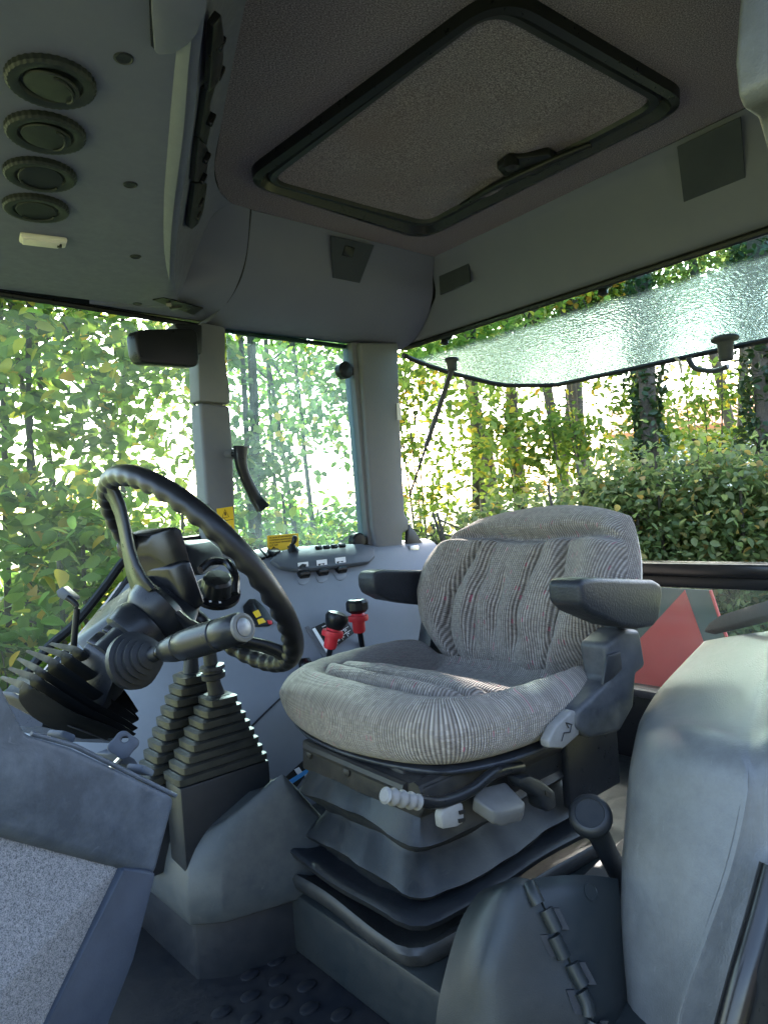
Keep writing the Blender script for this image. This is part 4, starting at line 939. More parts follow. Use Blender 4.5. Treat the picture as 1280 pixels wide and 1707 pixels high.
for i in range(41):
    r_ = []
    for j in range(41):
        p = q0.lerp(q1, i/40).lerp(q3.lerp(q2, i/40), j/40)
        d = (p-lk); t_ = d.x*.45+d.y*.9; s__ = d.x*.9-d.y*.45
        r_.append(p + V(0, 0, .004 - .012*math.exp(-(t_/.16)**2-((s__-.02)/.035)**2)*(1+.5*math.sin(t_*55+s__*40)) - .003*math.exp(-(d.length/.3)**2)*math.sin(d.x*30)*math.sin(d.y*22)))
    rows.append(r_)
sheet('cloth_lining', rows, HEAD, hatch, .004, (0, 0, 1), ang=80)
prism('lid_panel', [p + V(0, 0, .012) for p in OUT], (0, 0, .018), COVER, hatch, smooth=False)
hb = spline([zq(768, 342, 1.478), zq(820, 312, 1.474), zq(872, 288, 1.470), (zq(930, 262, 1.474)), zq(985, 240, 1.478)], 5)
hl_ = tube('latch_bar', hb, [.006+.004*math.sin(math.pi*i/(len(hb)-1)) for i in range(len(hb))], BLK, hatch, seg=10)
prism('latch_body', [zq(x, y, 1.474) for x, y in [(828, 282), (850, 265), (885, 262), (915, 258), (932, 268), (900, 290), (868, 300), (840, 296)]], (0, 0, .018), BLK, hatch, bevel=.004)
lathe('latch_knob', zq(852, 272, 1.470), (0, 0, -1), [(.014, -.01), (.017, 0), (.016, .010), (.008, .014), (.001, .015)], BLK, hatch, seg=20)
# air vents
NAMES = ['largest round air vent, highest of the four in the roof panel', 'second round air vent from the top, its flap shut flat', 'third round air vent from the top, its flap slightly tipped', 'lowest round air vent, just above the cream lamp']
for i, (x, y, tilt, rot) in enumerate([(85, 132, 9, .3), (76, 217, 4, 1.2), (67, 287, 10, .2), (60, 343, 5, 1.0)]):
    p, n = on(x, y, tf); v = thing('air_vent', NAMES[i], 'air vent', p, 'round air vents in the roof panel')
    r0 = .049
    bm = bmesh.new(); m = frame_of(n); S = 144
    prof = [(r0, -.004), (r0, .006), (r0*.95, .0090), (r0*.84, .0095), (r0*.70, .0075), (r0*.66, .003)]
    rg = []
    for r, h in prof:
        rg.append([p + m @ V(math.cos(2*math.pi*k/S)*r*(1-(.020 if (k//2) % 2 and r > r0*.9 else 0)), math.sin(2*math.pi*k/S)*r*(1-(.020 if (k//2) % 2 and r > r0*.9 else 0)), h) for k in range(S)])
    a_loft(bm, rg, False, True); finish('vent_ring', bm, GREEN, v, ang=30)
    mm = m @ Matrix.Rotation(rot, 3, 'Z') @ Matrix.Rotation(R(tilt), 3, 'X')
    bm = bmesh.new(); c = p + n*.0080
    a_loft(bm, [[c + mm @ V(math.cos(2*math.pi*k/40)*r, math.sin(2*math.pi*k/40)*r, h) for k in range(40)] for r, h in ((.029, -.002), (.0300, 0), (.0290, .0018), (.022, .0022), (.001, .0022))])
    fp = finish('vent_flap', bm, GREEN, v, ang=40)
    bm = bmesh.new(); a_tube(bm, [c + mm @ V(.024*math.cos(a), .010+.013*math.sin(a), .004) for a in [math.pi*k/10 for k in range(11)]], .0016, 6); finish('flap_rib', bm, GREEN, fp)
# cream courtesy lamp
p, n = on(72, 397, tf); lampd = thing('courtesy_lamp', 'cream rectangular courtesy lamp with a tiny black switch below the vents', 'lamp', p)
ex = (on(118, 402, tf)[0]-on(26, 391, tf)[0]).normalized(); ey = n.cross(ex)
m = Matrix((ex, ey, n)).transposed()
lb = box('lamp_body', p + n*.003, (.076, .036, .010), CREAM, lampd, rot=m, bevel=.004, seg=3)
box('lens', p + n*.0085 - ex*.004, (.060, .029, .005), CREAM, lampd, rot=m, bevel=.002)
box('switch', p + n*.0095 + ex*.026, (.008, .008, .007), INK, lampd, rot=m, bevel=.001)
# visor flap and control slot in the front roof panel
fl_ = decal('visor_flap', [(251, -70), (251, 0), (256, 66), (262, 73), (288, 71), (312, 55), (326, 38), (340, 5), (350, -70)], tf, ROOFP, cab, .008, bevel=.002)
decal('visor_groove', [(247, -70), (248, 0), (251, 70), (256, 75), (259, 72), (258, 0), (257, -70)], tf, BLK, cab, .003)
slot = thing('overhead_control_strip', 'narrow black strip of heater and radio controls seen edge on in the roof', 'control panel', on(330, 200, tf)[0])
segs = [[(338, 30), (352, 10), (358, 50), (357, 95), (349, 128), (334, 142), (336, 90)], [(333, 143), (347, 130), (350, 128), (340, 165), (341, 205), (335, 236), (322, 222), (327, 190)], [(321, 223), (334, 237), (340, 248), (336, 280), (328, 298), (314, 297), (318, 250)], [(313, 299), (329, 297), (335, 300), (329, 345), (320, 368), (310, 376), (305, 372)]]
for k, sg in enumerate(segs):
    sp_ = decal('control_block', sg, tf, BLK if k % 2 == 0 else GREEN, slot, .010, bevel=.002)
for x, y in ((349, 60), (350, 110), (337, 190), (331, 255), (326, 290), (322, 330), (318, 352)):
    p, n = on(x, y, tf)
    if p: box('control_knob', p + n*.014, (.010, .020, .012), GLOSS, slot, rot=frame_of(n), bevel=.002)
# interior mirror
mir = thing('interior_mirror', 'black backed interior mirror at the top of the front pillar', 'mirror', yp(300, 580, -.66))
prism('housing', rquad([yp(x, y, -.60) for x, y in [(224, 549), (330, 546), (334, 612), (232, 604)]], .022, 5), (.01, -.035, 0), BLK, mir, bevel=.008, seg=3)
prism('mirror_arm', [yp(x, y, -.62) for x, y in [(290, 538), (338, 540), (338, 590), (318, 592)]], (0, -.06, 0), RUB, mir, bevel=.006)

# ================================================================== REAR WINDOW AND REAR WALL
DGREY = plastic('weathered dark plastic', (.03, .035, .042), .5, 300, .2, .2)
rw = thing('rear_window', 'dew covered rear window swung open from its top hinges', 'window', V(-.92, 0, 1.29))
def rwp(s, y): return V(-.918-.50*s, y, 1.281-.115*s - .02*s*(1-s))
edge = rquad([rwp(0, -.77), rwp(1, -.62), rwp(1, .80), rwp(0, .80)], .10, 8)
dense = []
bm = bmesh.new(); rows_ = []
nS, nY_ = 10, 24
for i in range(nS+1):
    s = i/nS; y0 = -.77+.15*s*s; y0 += .09*max(0, (s-.86)/.14)**2
    rows_.append([rwp(s, y0+(.80-y0)*j/nY_) for j in range(nY_+1)])
rwo = sheet('pane', rows_, WET, rw, .005, (0, 0, 1), ang=70); trw = bvh(rwo)
ol = spline([rows_[i][0] for i in range(0, nS+1, 2)] + [rwp(1.0, -.50), rwp(1.0, -.2), rwp(1, .3), rwp(1, .8)], 4)
tube('edge_seal', [p + V(0, 0, -.005) for p in ol], .0085, BLK, rw, seg=8)
for x, y in ((742, 563), (1005, 478)):
    c = at(x, y, 'X', -.93)
    lathe('hinge', c, V(.2, 0, -1), [(.022, -.014), (.024, -.004), (.016, .002), (.012, .010), (.013, .018), (.006, .022), (.001, .023)], BLK, rw, seg=20)
gm = on(752, 592, trw)[0]; s0_, s1_, s2_ = gm + V(0, 0, -.045), at(703, 738, 'X', -1.01), at(682, 828, 'X', -.92)
st = thing('gas_strut', 'slim grey gas strut holding the rear window open', 'gas strut', s2_)
s1_ = s0_.lerp(s2_, .60)
tube('cylinder', [s0_, s1_], .0085, DGREY, st, seg=14); tube('rod', [s1_, s2_], .004, BLK, st, seg=10)
lathe('top_mount', s0_ + V(0, 0, .030), V(0, 0, -1), [(.022, -.006), (.024, 0), (.020, .004), (.017, .010), (.016, .034), (.012, .036)], DGREY, st, seg=22)
h0 = on(1208, 563, trw)[0] + V(0, 0, -.008)
wh = lathe('handle', h0 + V(0, 0, .006), V(0, 0, -1), [(.036, -.006), (.038, 0), (.035, .006), (.024, .010), (.021, .016), (.020, .058), (.016, .062)], DGREY, rw, seg=26)
wh['label'] = 'grey lever handle hanging from the dewy glass'
tube('lever', spline([*[at(x, y, 'X', h0.x+.005) for x, y in [(1214, 610), (1190, 618), (1160, 614), (1150, 603), (1148, 596)]]], 5), .011, DGREY, wh, seg=12, flat=(1, .7))
tube('loose_cable_tie', spline([at(1126, 596, 'X', -1.38), at(1133, 604, 'X', -1.38), at(1136, 622, 'X', -1.38)], 4), .004, CREAM, cab, seg=6)
# rear lower frame
box('rear_sill', (-.905, -.02, .582), (.05, 1.5, .034), GLOSS, cab, bevel=.008)
box('rear_sill', (-.920, -.02, .553), (.03, 1.5, .030), BLK, cab, bevel=.004)
pane('lower_rear_pane', [V(-.93, -.75, .54), V(-.93, .70, .54), V(-.93, .70, .28), V(-.93, -.75, .28)], GLASS_C, (-.004, 0, 0), cab)
box('rear_wall', (-.925, -.02, .14), (.03, 1.5, .29), BLK, cab, bevel=.004)
box('rear_ledge', (-.90, -.02, .275), (.03, 1.5, .02), SLAT, cab, bevel=.004)
box('rear_pillar_left', (-.90, .72, .95), (.08, .08, .76), PILLAR, cab, bevel=.01)
# warning triangle outside
def xq(x, y, X=-1.12): return at(x, y, 'X', X)
smv = thing('slow_vehicle_sign', 'red reflective triangle sign on a grey plate seen through the lower rear pane', 'sign', xq(1110, 1200))
prism('plate', [xq(x, y, -1.125) for x, y in [(1010, 975), (1186, 984), (1203, 1036), (1240, 1130), (1240, 1300), (960, 1300), (960, 1050)]], (-.003, 0, 0), SIGNG, smv)
prism('red_face', [xq(x, y) for x, y in [(1141, 984), (1171, 1068), (1180, 1100), (1150, 1195), (1000, 1195), (1000, 1133), (1074, 1057), (1108, 1020)]], (-.003, 0, 0), SIGNR, smv)
tube('red_edge', [xq(1184, 984, -1.12), xq(1200, 1032, -1.12), xq(1236, 1130, -1.12)], .004, SIGNR, smv, seg=6)

# ================================================================== RIGHT CONSOLE CONTROLS
def onc(x, y): return on(x, y, tcon)
def patch(name, pxs, mat, parent, t=.002, lift=.0005, bevel=0): return decal(name, pxs, tcon, mat, parent, t, lift, bevel)
binn = patch('binnacle', [(447, 942), (462, 928), (486, 920), (520, 917), (600, 914), (620, 920), (622, 934), (612, 944), (575, 949), (520, 956), (490, 957), (464, 953)], GREYD, cab, .016, 0, .006)
tb = bvh2(console, binn)
TW = ['thumbwheel nearest the steering wheel under the small icons', 'middle thumbwheel of three on the far console', 'thumbwheel nearest the seat armrest on the far console']
for i, (x, y) in enumerate(((504, 957), (535, 953), (566, 949))):
    p, n = on(x, y, tb); t = thing('thumbwheel', TW[i], 'thumbwheel', p, 'thumbwheels on the console')
    lathe('wheel', p + V(.017, .006, 0), V(-1, 0, .0), [(.001, 0), (.010, .001), (.0125, .004), (.0125, .030), (.010, .033), (.001, .034)], GLOSS, t, seg=16, ang=20)
    pts = [(x-9, y-18), (x+8, y-20), (x+9, y-8), (x-8, y-6)]
    ic = decal('icon', pts, tb, WHT, t, .001, .0004)
    decal('icon_mark', [(x-6, y-12), (x-1, y-16), (x+6, y-15), (x+5, y-11), (x, y-12), (x-3, y-9)], tb, INK, ic, .0022, .0004)
    patch('thumb_recess', [(x-11, y+6), (x+12, y+3), (x+10, y+14), (x+3, y+19), (x-5, y+18)], GREY, cab, .002, 0, .0015)
def console_switch(pxs, mat=BLK, t=.010, nm='rocker_switch'): return decal(nm, pxs, tb, mat, cab, t, 0, .002)
console_switch([(413, 926), (430, 921), (442, 934), (424, 938)]); console_switch([(432, 922), (446, 920), (455, 930), (444, 934)])
console_switch([(447, 924), (462, 921), (468, 926), (456, 930)])
for i in range(4): console_switch([(524+13*i, 913-1.2*i), (534+13*i, 912-1.2*i), (537+13*i, 917-1.2*i), (527+13*i, 918-1.2*i)], BLK if i else GLOSS, .008)
patch('green_led', [(500, 914), (507, 913), (508, 918), (501, 919)], plastic('green lens', (.02, .45, .2), .3), cab, .004)
jb, jn = on(488, 917, tb)
if jb is None: jb = yp(488, 915, -.70)
joy = thing('mini_joystick', 'small black joystick standing before the yellow text sticker', 'joystick', jb)
lathe('boot', jb + V(0, 0, -.004), V(.05, 0, 1), [(.018, 0), (.016, .006), (.011, .010), (.008, .018), (.005, .022)], BLK, joy, seg=18)
jt = D(492, 893, (jb-CAM).dot(CF)); tube('stick', [jb + V(0, 0, .015), jt.lerp(jb, .35), jt.lerp(jb, .1), jt], [.005, .0075, .0075, .004], BLK, joy, seg=12)
# rotary knob and its dark surround
p = D(361, 986, 1.30); n = V(.1, .55, .8).normalized()
rk = thing('rotary_knob', 'large black rotary knob seen through the steering wheel', 'knob', p)
lathe('surround', p - n*.008, n, [(.044, 0), (.044, .008), (.038, .010), (.001, .010)], GLOSS, rk, seg=32)
bm = bmesh.new(); m = frame_of(n); S = 48
a_loft(bm, [[p + m @ V(math.cos(2*math.pi*k/S)*r*(1-(.05 if (k//2) % 3 == 0 else 0)), math.sin(2*math.pi*k/S)*r*(1-(.05 if (k//2) % 3 == 0 else 0)), h) for k in range(S)] for r, h in ((.030, 0), (.031, .004), (.027, .028), (.022, .033), (.001, .034))])
finish('cap', bm, BLK, rk, ang=30)
for a in range(3): box('mark', p + m @ V(.034*math.cos(3.6+a*.5), .034*math.sin(3.6+a*.5), .0025), (.004, .004, .001), WHT, rk, rot=m, bevel=0)
# oval button panel
bp_ = patch('button_panel', [(404, 1012), (414, 1000), (424, 999), (438, 1012), (452, 1030), (456, 1040), (448, 1045), (424, 1046), (408, 1034)], BLK, cab, .006, 0, .003)
tb2 = bvh2(console, bp_)
for nm, pts, mt in (('button', [(414, 1010), (422, 1007), (428, 1017), (420, 1020)], BLK), ('button', [(421, 1021), (430, 1017), (435, 1027), (427, 1031)], YEL), ('button', [(428, 1034), (437, 1031), (443, 1038), (431, 1042)], YEL), ('button', [(444, 1035), (452, 1036), (453, 1042), (447, 1042)], RED)):
    decal(nm, pts, tb2, mt, bp_, .003, .0003, .0008)
# placard with speed table
plc = patch('speed_placard', [(519, 1048), (569, 1025), (590, 1056), (544, 1090)], INK, cab, .002, .0006)
tp = bvh2(console, plc)
def uvp(u, v):
    a = V(519, 1048, 0); b = V(569, 1025, 0); c2 = V(590, 1056, 0); d = V(544, 1090, 0)
    q = a.lerp(b, u).lerp(d.lerp(c2, u), v); return (q.x, q.y)
def strip_(u0, v0, u1, v1, m=WHT): decal('print_line', [uvp(u0, v0), uvp(u1, v0), uvp(u1, v1), uvp(u0, v1)], tp, m, plc, .0005, .0004)
for v in (.0, .42, .6, .78): strip_(.02, v+.005, .98, v+.03)
for u in (.22, .42, .62, .80): strip_(u, .40, u+.015, .97)
rnd = random.Random(4)
for cu_ in (.05, .25, .45, .65, .83):
    for cv in (.47, .65, .83): strip_(cu_+.01, cv, cu_+.03+rnd.random()*.09, cv+.06)
strip_(.02, .03, .12, .98); strip_(.3, .1, .5, .14); strip_(.56, .18, .9, .22); strip_(.3, .24, .34, .36)
patch('placard_recess', [(508, 1046), (513, 1044), (545, 1094), (540, 1099)], PILLAR, cab, .003, 0)
# red collared levers
LB = ['red collared lever with tapered black knob, nearer the steering wheel', 'red collared lever with round black knob, nearer the armrest']
for i, (bx_, by_, kx, ky, tpx, tpy) in enumerate(((548, 1100, 552, 1068, 557, 1042), (604, 1078, 598, 1042, 596, 1018))):
    b0 = onc(bx_, by_)[0]; d = (b0-CAM).dot(CF)-.03
    if i == 0: d -= .02
    c_, t_ = D(kx, ky, d), D(tpx, tpy, d)
    lv_ = thing('remote_valve_lever', LB[i], 'lever', b0, 'red collared levers on the console')
    axl = (t_-c_).normalized()
    tube('shaft', [b0, c_], .0075, BLK, lv_, seg=12)
    K = 1.25; sc_ = lambda pr: [(r*K, h*K) for r, h in pr]
    lathe('red_collar', c_ - axl*.020, axl, sc_([(.011, 0), (.013, .004), (.0135, .022), (.0135, .024), (.021, .025), (.022, .030), (.021, .036), (.015, .037), (.013, .041)]), RED, lv_, seg=26)
    if i == 0: lathe('knob', c_ + axl*.026, axl + V(-.15, 0, 0), sc_([(.010, 0), (.018, .006), (.022, .018), (.024, .026), (.021, .034), (.010, .038), (.001, .039)]), BLK, lv_, seg=24)
    else: lathe('knob', c_ + axl*.022, axl, sc_([(.009, 0), (.010, .006), (.019, .010), (.024, .015), (.024, .030), (.020, .036), (.011, .037), (.009, .030), (.001, .029)]), BLK, lv_, seg=10, ang=30)
# small fittings
patch('blue_white_label', [(474, 1297), (505, 1268), (520, 1276), (494, 1312)], INK, cab, .002, .0008)
patch('label_stripe', [(477, 1303), (516, 1278), (518, 1284), (482, 1309)], BLUEP, cab, .0035, .0008)
patch('label_square', [(489, 1283), (497, 1279), (503, 1288), (495, 1292)], WHT, cab, .0032, .0008)
patch('label_square', [(506, 1292), (511, 1288), (514, 1292), (508, 1297)], WHT, cab, .0032, .0008)
patch('console_clip', [(496, 1100), (512, 1098), (520, 1112), (508, 1120), (498, 1116)], GLOSS, cab, .012, 0, .003)
lathe('pillar_knob', yp(702, 938, -.68), (-1, .3, 0), [(.006, -.02), (.012, -.014), (.013, 0), (.012, .02), (.006, .024)], BLK, cab, seg=18)
box('window_catch', yp(688, 914, -.69), (.036, .02, .018), STEEL, cab, bevel=.003)
box('window_catch_base', yp(684, 919, -.70), (.05, .02, .012), BLK, cab, bevel=.003)
# ================================================================== HINGED COVER AND HAND BRAKE
cov = thing('hinged_side_cover', 'dark green grey hinged plastic cover at the foot of the wheel arch', 'cover', V(-.05, .35, 0))
rowsL = [[(728, 1810, .90), (790, 1810, .86), (860, 1810, .85), (925, 1810, .85), (1046, 1810, .90)],
         [(727, 1700, .925), (785, 1700, .885), (850, 1700, .87), (985, 1700, .87), (1044, 1700, .925)],
         [(742, 1620, .945), (795, 1612, .90), (850, 1610, .89), (950, 1610, .895), (1036, 1610, .945)],
         [(764, 1545, .965), (805, 1540, .925), (850, 1535, .91), (915, 1535, .915), (1030, 1535, .965)],
         [(788, 1500, .98), (818, 1490, .945), (850, 1480, .93), (893, 1490, .93), (1028, 1490, .98)],
         [(806, 1482, .99), (832, 1473, .96), (858, 1463, .95), (882, 1466, .95), (1026, 1466, .995)]]
R2 = [[D(*q) for q in r] for r in rowsL]
left = [spline(r[:4], 4) for r in R2]; left = [list(r) for r in zip(*[spline(list(c), 5) for c in zip(*left)])]
right = [[p + V(0, .004, .002) for p in spline([r[3], r[3].lerp(r[4], .33) + V(0, .004, .006), r[3].lerp(r[4], .66) + V(0, .004, .006), r[4]], 4)] for r in R2]; right = [list(r) for r in zip(*[spline(list(c), 5) for c in zip(*right)])]
sheet('fixed_leaf', left, COVER, cov, .006, CF, ang=60); rl = sheet('moving_leaf', right, COVER, cov, .006, CF, ang=60)
hx = spline([r[3] for r in R2], 6); hx = resample(hx, 40)[::-1]
toward = -CF
for k in range(7):
    i0 = 1 + k*5; seg_ = [p + toward*.006 for p in hx[i0:i0+5]]
    if len(seg_) < 2: continue
    side = CR*(.009 if k % 2 else -.009)
    tube('hinge_knuckle', [p + side*.35 for p in seg_], .0092, COVER, cov, seg=10)
    prism('hinge_slot', [seg_[0] + side*1.2 - toward*.004, seg_[0] + side*2.3 - toward*.004, seg_[-1] + side*2.3 - toward*.004, seg_[-1] + side*1.2 - toward*.004], toward*.002, RUB, cov)
p, n = on(985, 1487, bvh(rl)); lathe('embossed_oval', p, n, [(.012, 0), (.012, .0012), (.010, .0014), (.0095, .0004), (.001, .0004)], COVER, cov, seg=24)
hbk = thing('hand_brake_lever', 'worn black hand lever with a flat round top between seat and wheel arch', 'lever', D(1025, 1450, 1.06))
a0, a1 = D(1024, 1445, 1.07), D(982, 1358, 1.02); ax_ = (a1-a0).normalized()
tube('shaft', [a0 - ax_*.06, a0, a0.lerp(a1, .6), a1], [.014, .0145, .0165, .018], RUB, hbk, seg=16)
lathe('knob', a1 - ax_*.006 + V(0, 0, 0), (ax_ + V(.35, .45, .15)).normalized(), [(.015, -.022), (.027, -.012), (.031, 0), (.030, .010), (.026, .015), (.021, .0165), (.020, .0150), (.001, .0150)], RUB, hbk, seg=30, ang=35)
prism('lever_gate', [D(x, y, d) for x, y, d in [(960, 1470, 1.16), (1010, 1425, 1.22), (1040, 1395, 1.25), (1060, 1470, 1.1)]], (0, 0, -.02), MGREY, cab, bevel=.003)
# ================================================================== OUTSIDE
GZ = -1.25
rng = np.random.default_rng(11)
def leaf_cloud(name, centers, sizes, mat, parent, droop=.35, aspect=.8):
    """folded leaves: six corners, four triangles each"""
    n = len(centers); c = np.asarray(centers); s = np.asarray(sizes)[:, None]
    yaw = rng.uniform(0, 2*np.pi, n); pit = rng.normal(-droop, .5, n); rol = rng.normal(0, .6, n)
    f = np.stack([np.cos(yaw)*np.cos(pit), np.sin(yaw)*np.cos(pit), np.sin(pit)], 1)
    sd = np.stack([-np.sin(yaw), np.cos(yaw), np.zeros(n)], 1); up = np.cross(f, sd)
    sd2 = sd*np.cos(rol)[:, None] + up*np.sin(rol)[:, None]; up2 = np.cross(f, sd2)
    pts = []
    OUTL = ((-.5, 0, 0), (-.40, .24, .05), (-.16, .42, .10), (.14, .38, .08), (.36, .22, .02), (.58, 0, -.08), (.36, -.22, .02), (.14, -.38, .08), (-.16, -.42, .10), (-.40, -.24, .05))
    bend = rng.normal(0, .10, (n, 1))
    for a, b, h in OUTL:
        pts.append(c + f*s*a + sd2*s*b*aspect + up2*s*(h + bend*(a*a+b*b)*2))
    verts = np.stack(pts, 1).reshape(-1, 3)
    b = np.arange(n)[:, None]*10
    faces = np.concatenate([np.concatenate([b, b+1, b+2, b+3, b+4, b+5], 1), np.concatenate([b, b+5, b+6, b+7, b+8, b+9], 1)], 1).reshape(-1, 6)
    me = bpy.data.meshes.new(name); me.from_pydata(verts.tolist(), [], faces.tolist()); me.materials.append(mat)
    at_ = me.attributes.new('tint', 'FLOAT', 'POINT'); at_.data.foreach_set('value', np.repeat(rng.random(n), 10).astype(np.float32))
    me.polygons.foreach_set('use_smooth', np.ones(len(me.polygons), bool))
    o = link(bpy.data.objects.new(name, me), parent); o['kind'] = 'stuff'; return o
def limb(pts, r0, r1, parent, name='trunk', mat=None):
    pts = spline(pts, 5); n = len(pts)
    j = [p + Vector(rng.normal(0, r0*.12, 3)) for p in pts]
    return tube(name, j, [r0+(r1-r0)*i/(n-1) for i in range(n)], mat or BARK, parent, seg=9)
def polar(px, dist, z=GZ):
    q = ray(px, 850); q = V(q.x, q.y, 0); return V(CAM.x+q.x*dist, CAM.y+q.y*dist, z)
def plant(name, label, cat, px, dist, z0, z1, rx, nl, size, mat, group, trunk_r=.03, clumps=40, spread=.16, stems=3, zpow=1.0, depth=None, th=None):
    base = polar(px, dist); t = thing(name, label, cat, base, group)
    q = (base - V(CAM.x, CAM.y, GZ)).normalized(); side = V(-q.y, q.x, 0)
    cz, hz = (z0+z1)/2, (z1-z0)/2; dp = depth or rx*.38
    cl = []
    while len(cl) < clumps:
        a = rng.uniform(-1, 1, 3)
        if a @ a > 1: continue
        cl.append(base + side*float(a[0]*rx) + q*float(a[1]*dp) + V(0, 0, cz-GZ+float(a[2])*hz))
    cl_a = np.array([tuple(c) for c in cl])
    k = rng.integers(0, clumps, nl); pts = cl_a[k] + rng.normal(0, spread*.8, (nl, 3))*np.array([1, 1, .75])
    pts = pts[pts[:, 2] > GZ+.03]
    dc = np.linalg.norm(pts[:, :2]-np.array([-.1, -.02]), axis=1); ok = ~((np.abs(pts[:, 0]-.05) < 1.2) & (np.abs(pts[:, 1]) < 1.0)); pts = pts[ok]
    leaf_cloud('crown', pts, rng.uniform(.7, 1.25, len(pts))*size, mat, t)
    topz = th if th is not None else z1-.1*hz
    for sidx in range(stems):
        off = side*float(rng.normal(0, rx*.25)) + q*float(rng.normal(0, dp*.25))
        b0 = base + off*.3; mid = base + off + V(0, 0, (topz-GZ)*.5); e = base + off*1.6 + V(0, 0, topz-GZ)
        tr = limb([b0 - V(0, 0, .1), mid, e], trunk_r, trunk_r*.45, t, 'trunk')
        for b in range(4):
            s = float(rng.uniform(.3, .95)); p0 = mid.lerp(e, s) if s > .5 else b0.lerp(mid, s*2)
            tgt_ = cl[int(rng.integers(0, clumps))]
            if (tgt_-p0).length < rx*1.4: limb([p0, p0.lerp(tgt_, .5) + V(0, 0, .06), tgt_], trunk_r*.35, trunk_r*.12, tr, 'branch')
    return t
# shrubs seen through the door glass (close, big leaves)
G1 = 'hazel shrubs along the right side of the tractor'
plant('hazel_shrub', 'big leaved hazel shrub filling the left edge of the door glass', 'shrub', -60, 3.1, -.3, 2.9, .85, 5600, .070, LEAF_A, G1, .022, 60, .17, 4)
plant('hazel_shrub', 'lower hazel shrub behind the steering wheel rim', 'shrub', 90, 3.0, -1.0, .85, .8, 5200, .070, LEAF_A, G1, .018, 55, .17, 4)
plant('hazel_shrub', 'hazel shrub hanging under the mirror with sky gaps', 'shrub', 235, 4.3, -.9, 1.15, .9, 4000, .070, LEAF_A, G1, .02, 55, .18, 4)
plant('hazel_shrub', 'hazel branches along the top of the door glass', 'shrub', 130, 4.0, 1.35, 3.0, 1.1, 3600, .072, LEAF_A, G1, .025, 34, .20, 3, th=2.6)
plant('hazel_shrub', 'dark shrub close behind the left half of the side window', 'shrub', 400, 4.6, .4, 2.9, .5, 2000, .06, LEAF_B, G1, .03, 36, .17, 3)
plant('hazel_shrub', 'thin stemmed shrub in the middle of the side window', 'shrub', 490, 5.4, -.6, 1.0, .85, 2400, .075, LEAF_A, G1, .022, 46, .19, 5)
plant('hazel_shrub', 'sparse upper branches in the side window', 'shrub', 540, 6.2, 1.2, 3.2, 1.0, 1700, .075, LEAF_A, G1, .03, 30, .22, 3, th=2.9)
plant('hazel_shrub', 'bushy shrub low in the side window behind the thin stems', 'shrub', 460, 7.0, -1.1, .9, 1.0, 4200, .075, LEAF_A, G1, .02, 70, .18, 3)
plant('hazel_shrub', 'bushy shrub low in the side window next to the rear pillar', 'shrub', 590, 7.0, -1.1, .8, 1.0, 4200, .075, LEAF_A, G1, .02, 70, .18, 3)
plant('hazel_shrub', 'leafy branches behind the top of the side window', 'shrub', 450, 7.5, 1.5, 3.8, 1.3, 3000, .075, LEAF_A, G1, .03, 60, .22, 2)
# sunlit weeds beyond
G2 = 'sunlit meadow weeds beyond the shrubs'
for i, (px, ds, zt) in enumerate(((30, 6.5, .2), (200, 7.0, .3), (350, 7.5, .25), (500, 8.0, .35), (620, 8.0, .35))):
    plant('meadow_weed', ['pale yellow weeds low behind the leftmost shrub', 'pale yellow weeds low behind the steering wheel', 'pale yellow weeds behind the front pillar', 'pale yellow weeds low in the side window', 'pale yellow weeds behind the rear pillar'][i], 'plant', px, ds, -1.2, zt, 1.0, 1500, .08, LEAF_D, G2, .008, 60, .16, 3)
# hedge behind the open rear window
G3 = 'hedge shrubs behind the tractor'
HL = ['hedge shrub just right of the rear pillar', 'hedge shrub behind the top of the seat back', 'dense hedge shrub behind the seat back corner', 'hedge shrub in front of the ivy trunk', 'hedge shrub at the right end of the rear opening', 'far hedge shrub beyond the right edge of the opening']
for i, (px, ds, zt) in enumerate(((735, 5.6, .70), (860, 5.4, .80), (990, 5.2, .95), (1110, 5.0, 1.10), (1230, 4.9, .95), (1370, 4.8, 1.1))):
    plant('hedge_shrub', HL[i], 'hedge', px, ds, -1.15, zt, .85, 10500, .054, LEAF_B, G3, .022, 130, .17, 4)
G7 = 'young leafy saplings above the hedge'
for i, (px, ds, z0, z1, nl) in enumerate(((720, 6.6, .5, 2.2, 1500), (880, 7.2, .6, 1.8, 1300), (1010, 6.8, .7, 1.9, 1300), (1180, 7.4, .8, 2.0, 1500))):
    plant('sapling', ['sapling with pale leaves beside the gas strut', 'sapling rising over the hedge above the seat back', 'sapling rising over the hedge left of the ivy trunk', 'sapling rising over the hedge right of the ivy trunk'][i], 'sapling', px, ds, z0, z1, .75, nl, .07, LEAF_A, G7, .014, 34, .16, 3)
G4 = 'trees standing behind the hedge'
TL = ['slim tree with pale leaves right of the rear pillar', 'bare lower trunk second from the rear pillar', 'pair of trunks below the edge of the dewy glass', 'slim bare trunk left of the ivy trunk', 'slim trunk just left of the ivy covered one']
for i, (px, ds, r, crown) in enumerate(((762, 7.5, .055, (1.2, 3.6, 1.1, 1900)), (795, 9.0, .06, (2.3, 5, 1.3, 1200)), (872, 9.0, .11, (2.3, 5.5, 1.5, 1500)), (998, 10.5, .13, (2.5, 6, 1.6, 1500)), (1024, 10.0, .06, (2.4, 5, 1.2, 900)))):
    b = polar(px, ds); z0, z1, rx, nl = crown
    plant('woodland_tree', TL[i], 'tree', px, ds, z0, z1, rx, nl, .09, LEAF_A if i % 2 == 0 else LEAF_B, G4, r, 40, .25, 1 if i != 2 else 2)
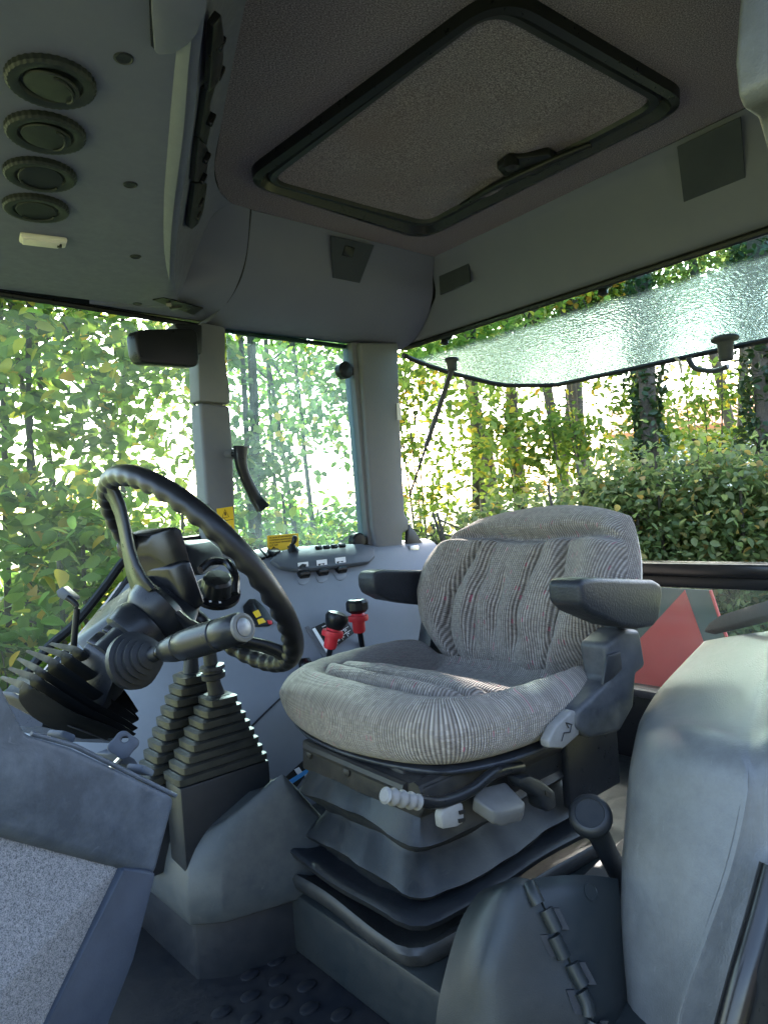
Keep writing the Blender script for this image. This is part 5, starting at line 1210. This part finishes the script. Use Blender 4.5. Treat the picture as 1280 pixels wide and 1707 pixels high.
plant('woodland_tree', 'autumn coloured branch above the dewy glass', 'tree', 960, 9.0, 3.2, 4.4, .8, 1200, .09, leaf_mat('autumn leaves', [(0, (.25, .13, .03)), (.6, (.42, .20, .04)), (1, (.30, .28, .06))]), G4, .06, 30, .2, 1)
plant('woodland_tree', 'high green canopy along the rear header', 'tree', 1180, 10.5, 3.6, 6.4, 2.2, 4600, .08, LEAF_B, G4, .09, 60, .25, 1)
plant('woodland_tree', 'high green canopy beyond the rear pillar', 'tree', 820, 8.5, 2.9, 4.6, 1.3, 2600, .08, LEAF_B, G4, .07, 40, .25, 1)
plant('woodland_tree', 'broad canopy behind the dewy glass, left half', 'tree', 860, 11.0, 2.6, 7.5, 2.6, 9500, .12, LEAF_B, G4, .10, 90, .35, 1)
plant('woodland_tree', 'broad canopy behind the dewy glass, right half', 'tree', 1150, 11.0, 2.6, 7.5, 3.0, 10500, .12, LEAF_B, G4, .10, 90, .35, 1)
plant('woodland_tree', 'tall canopy seen through the dewy glass', 'tree', 1000, 10.0, 4.6, 9.0, 2.8, 5000, .09, LEAF_B, G4, .09, 70, .3, 1)
plant('woodland_tree', 'overhanging canopy at the right end of the dewy glass', 'tree', 1320, 10.0, 3.8, 8.0, 2.4, 4200, .09, LEAF_B, G4, .09, 60, .3, 1)
G5 = 'ivy covered trunks'
for px, ds, r, lab in ((1090, 6.3, .13, 'dark ivy covered trunk below the window handle'), (1283, 5.6, .16, 'dark ivy covered trunk at the right edge of the opening')):
    b = polar(px, ds); t = thing('ivy_trunk', lab, 'tree', b, G5)
    limb([b - V(0, 0, .1), b + V(.03, .02, 2), b + V(-.02, .05, 4.6)], r*.7, r*.5, t)
    nl = 3600; a = rng.uniform(0, 2*np.pi, nl); zz = rng.uniform(GZ, GZ+4.7, nl); rr = r*(1+.35*np.sin(zz*5+a*2))*rng.uniform(.8, 1.25, nl)
    leaf_cloud('ivy', np.stack([b.x+rr*np.cos(a), b.y+rr*np.sin(a), zz], 1), rng.uniform(.04, .075, nl), LEAF_C, t)
# neighbouring house with an orange roof
hb_ = polar(1190, 24); hs_ = thing('neighbour_house', 'white house with an orange tiled roof half hidden behind the hedge', 'house', hb_)
q = (hb_-V(CAM.x, CAM.y, GZ)).normalized(); sd_ = V(-q.y, q.x, 0)
def hp(s, d, z): return hb_ + sd_*s + q*d + V(0, 0, z)
HW = plastic('white render', (.62, .60, .57), .8, 40, .2, .2); HR = plastic('orange roof tiles', (.50, .20, .09), .7, 60, .3, .3, (.35, .16, .08))
prism('wall', [hp(-3, 0, 0), hp(3, 0, 0), hp(3, 0, 3.9), hp(-3, 0, 3.9)], q*6, HW, hs_)
prism('roof', [hp(-3.4, -.4, 3.8), hp(3.4, -.4, 3.8), hp(3.4, 3, 5.0), hp(-3.4, 3, 5.0)], V(0, 0, .15), HR, hs_)
prism('window', [hp(-.6, -.03, 2.4), hp(.6, -.03, 2.4), hp(.6, -.03, 3.6), hp(-.6, -.03, 3.6)], q*.05, GLOSS, hs_)

# unseen shed added behind the camera to block flat light on the cab
shed = thing('light_block_shed', 'added slate grey shed out of view, blocking low light on the door side', 'shed', V(1, 7.5, GZ))
SH = plastic('light block boards', (.05, .052, .06), .7, 30, .3, .3)
prism('wall', [V(-9, 7.5, GZ), V(10, 7.5, GZ), V(10, 7.5, 3.4), V(-9, 7.5, 3.4)], (0, .3, 0), SH, shed)
prism('roof', [V(-9.4, 7.1, 3.3), V(10.4, 7.1, 3.3), V(10.4, 11, 5.4), V(-9.4, 11, 5.4)], (0, 0, .2), COVER, shed)
prism('gate', [V(-1, 7.47, GZ), V(2.5, 7.47, GZ), V(2.5, 7.47, 2.2), V(-1, 7.47, 2.2)], (0, .05, 0), GREYD, shed)
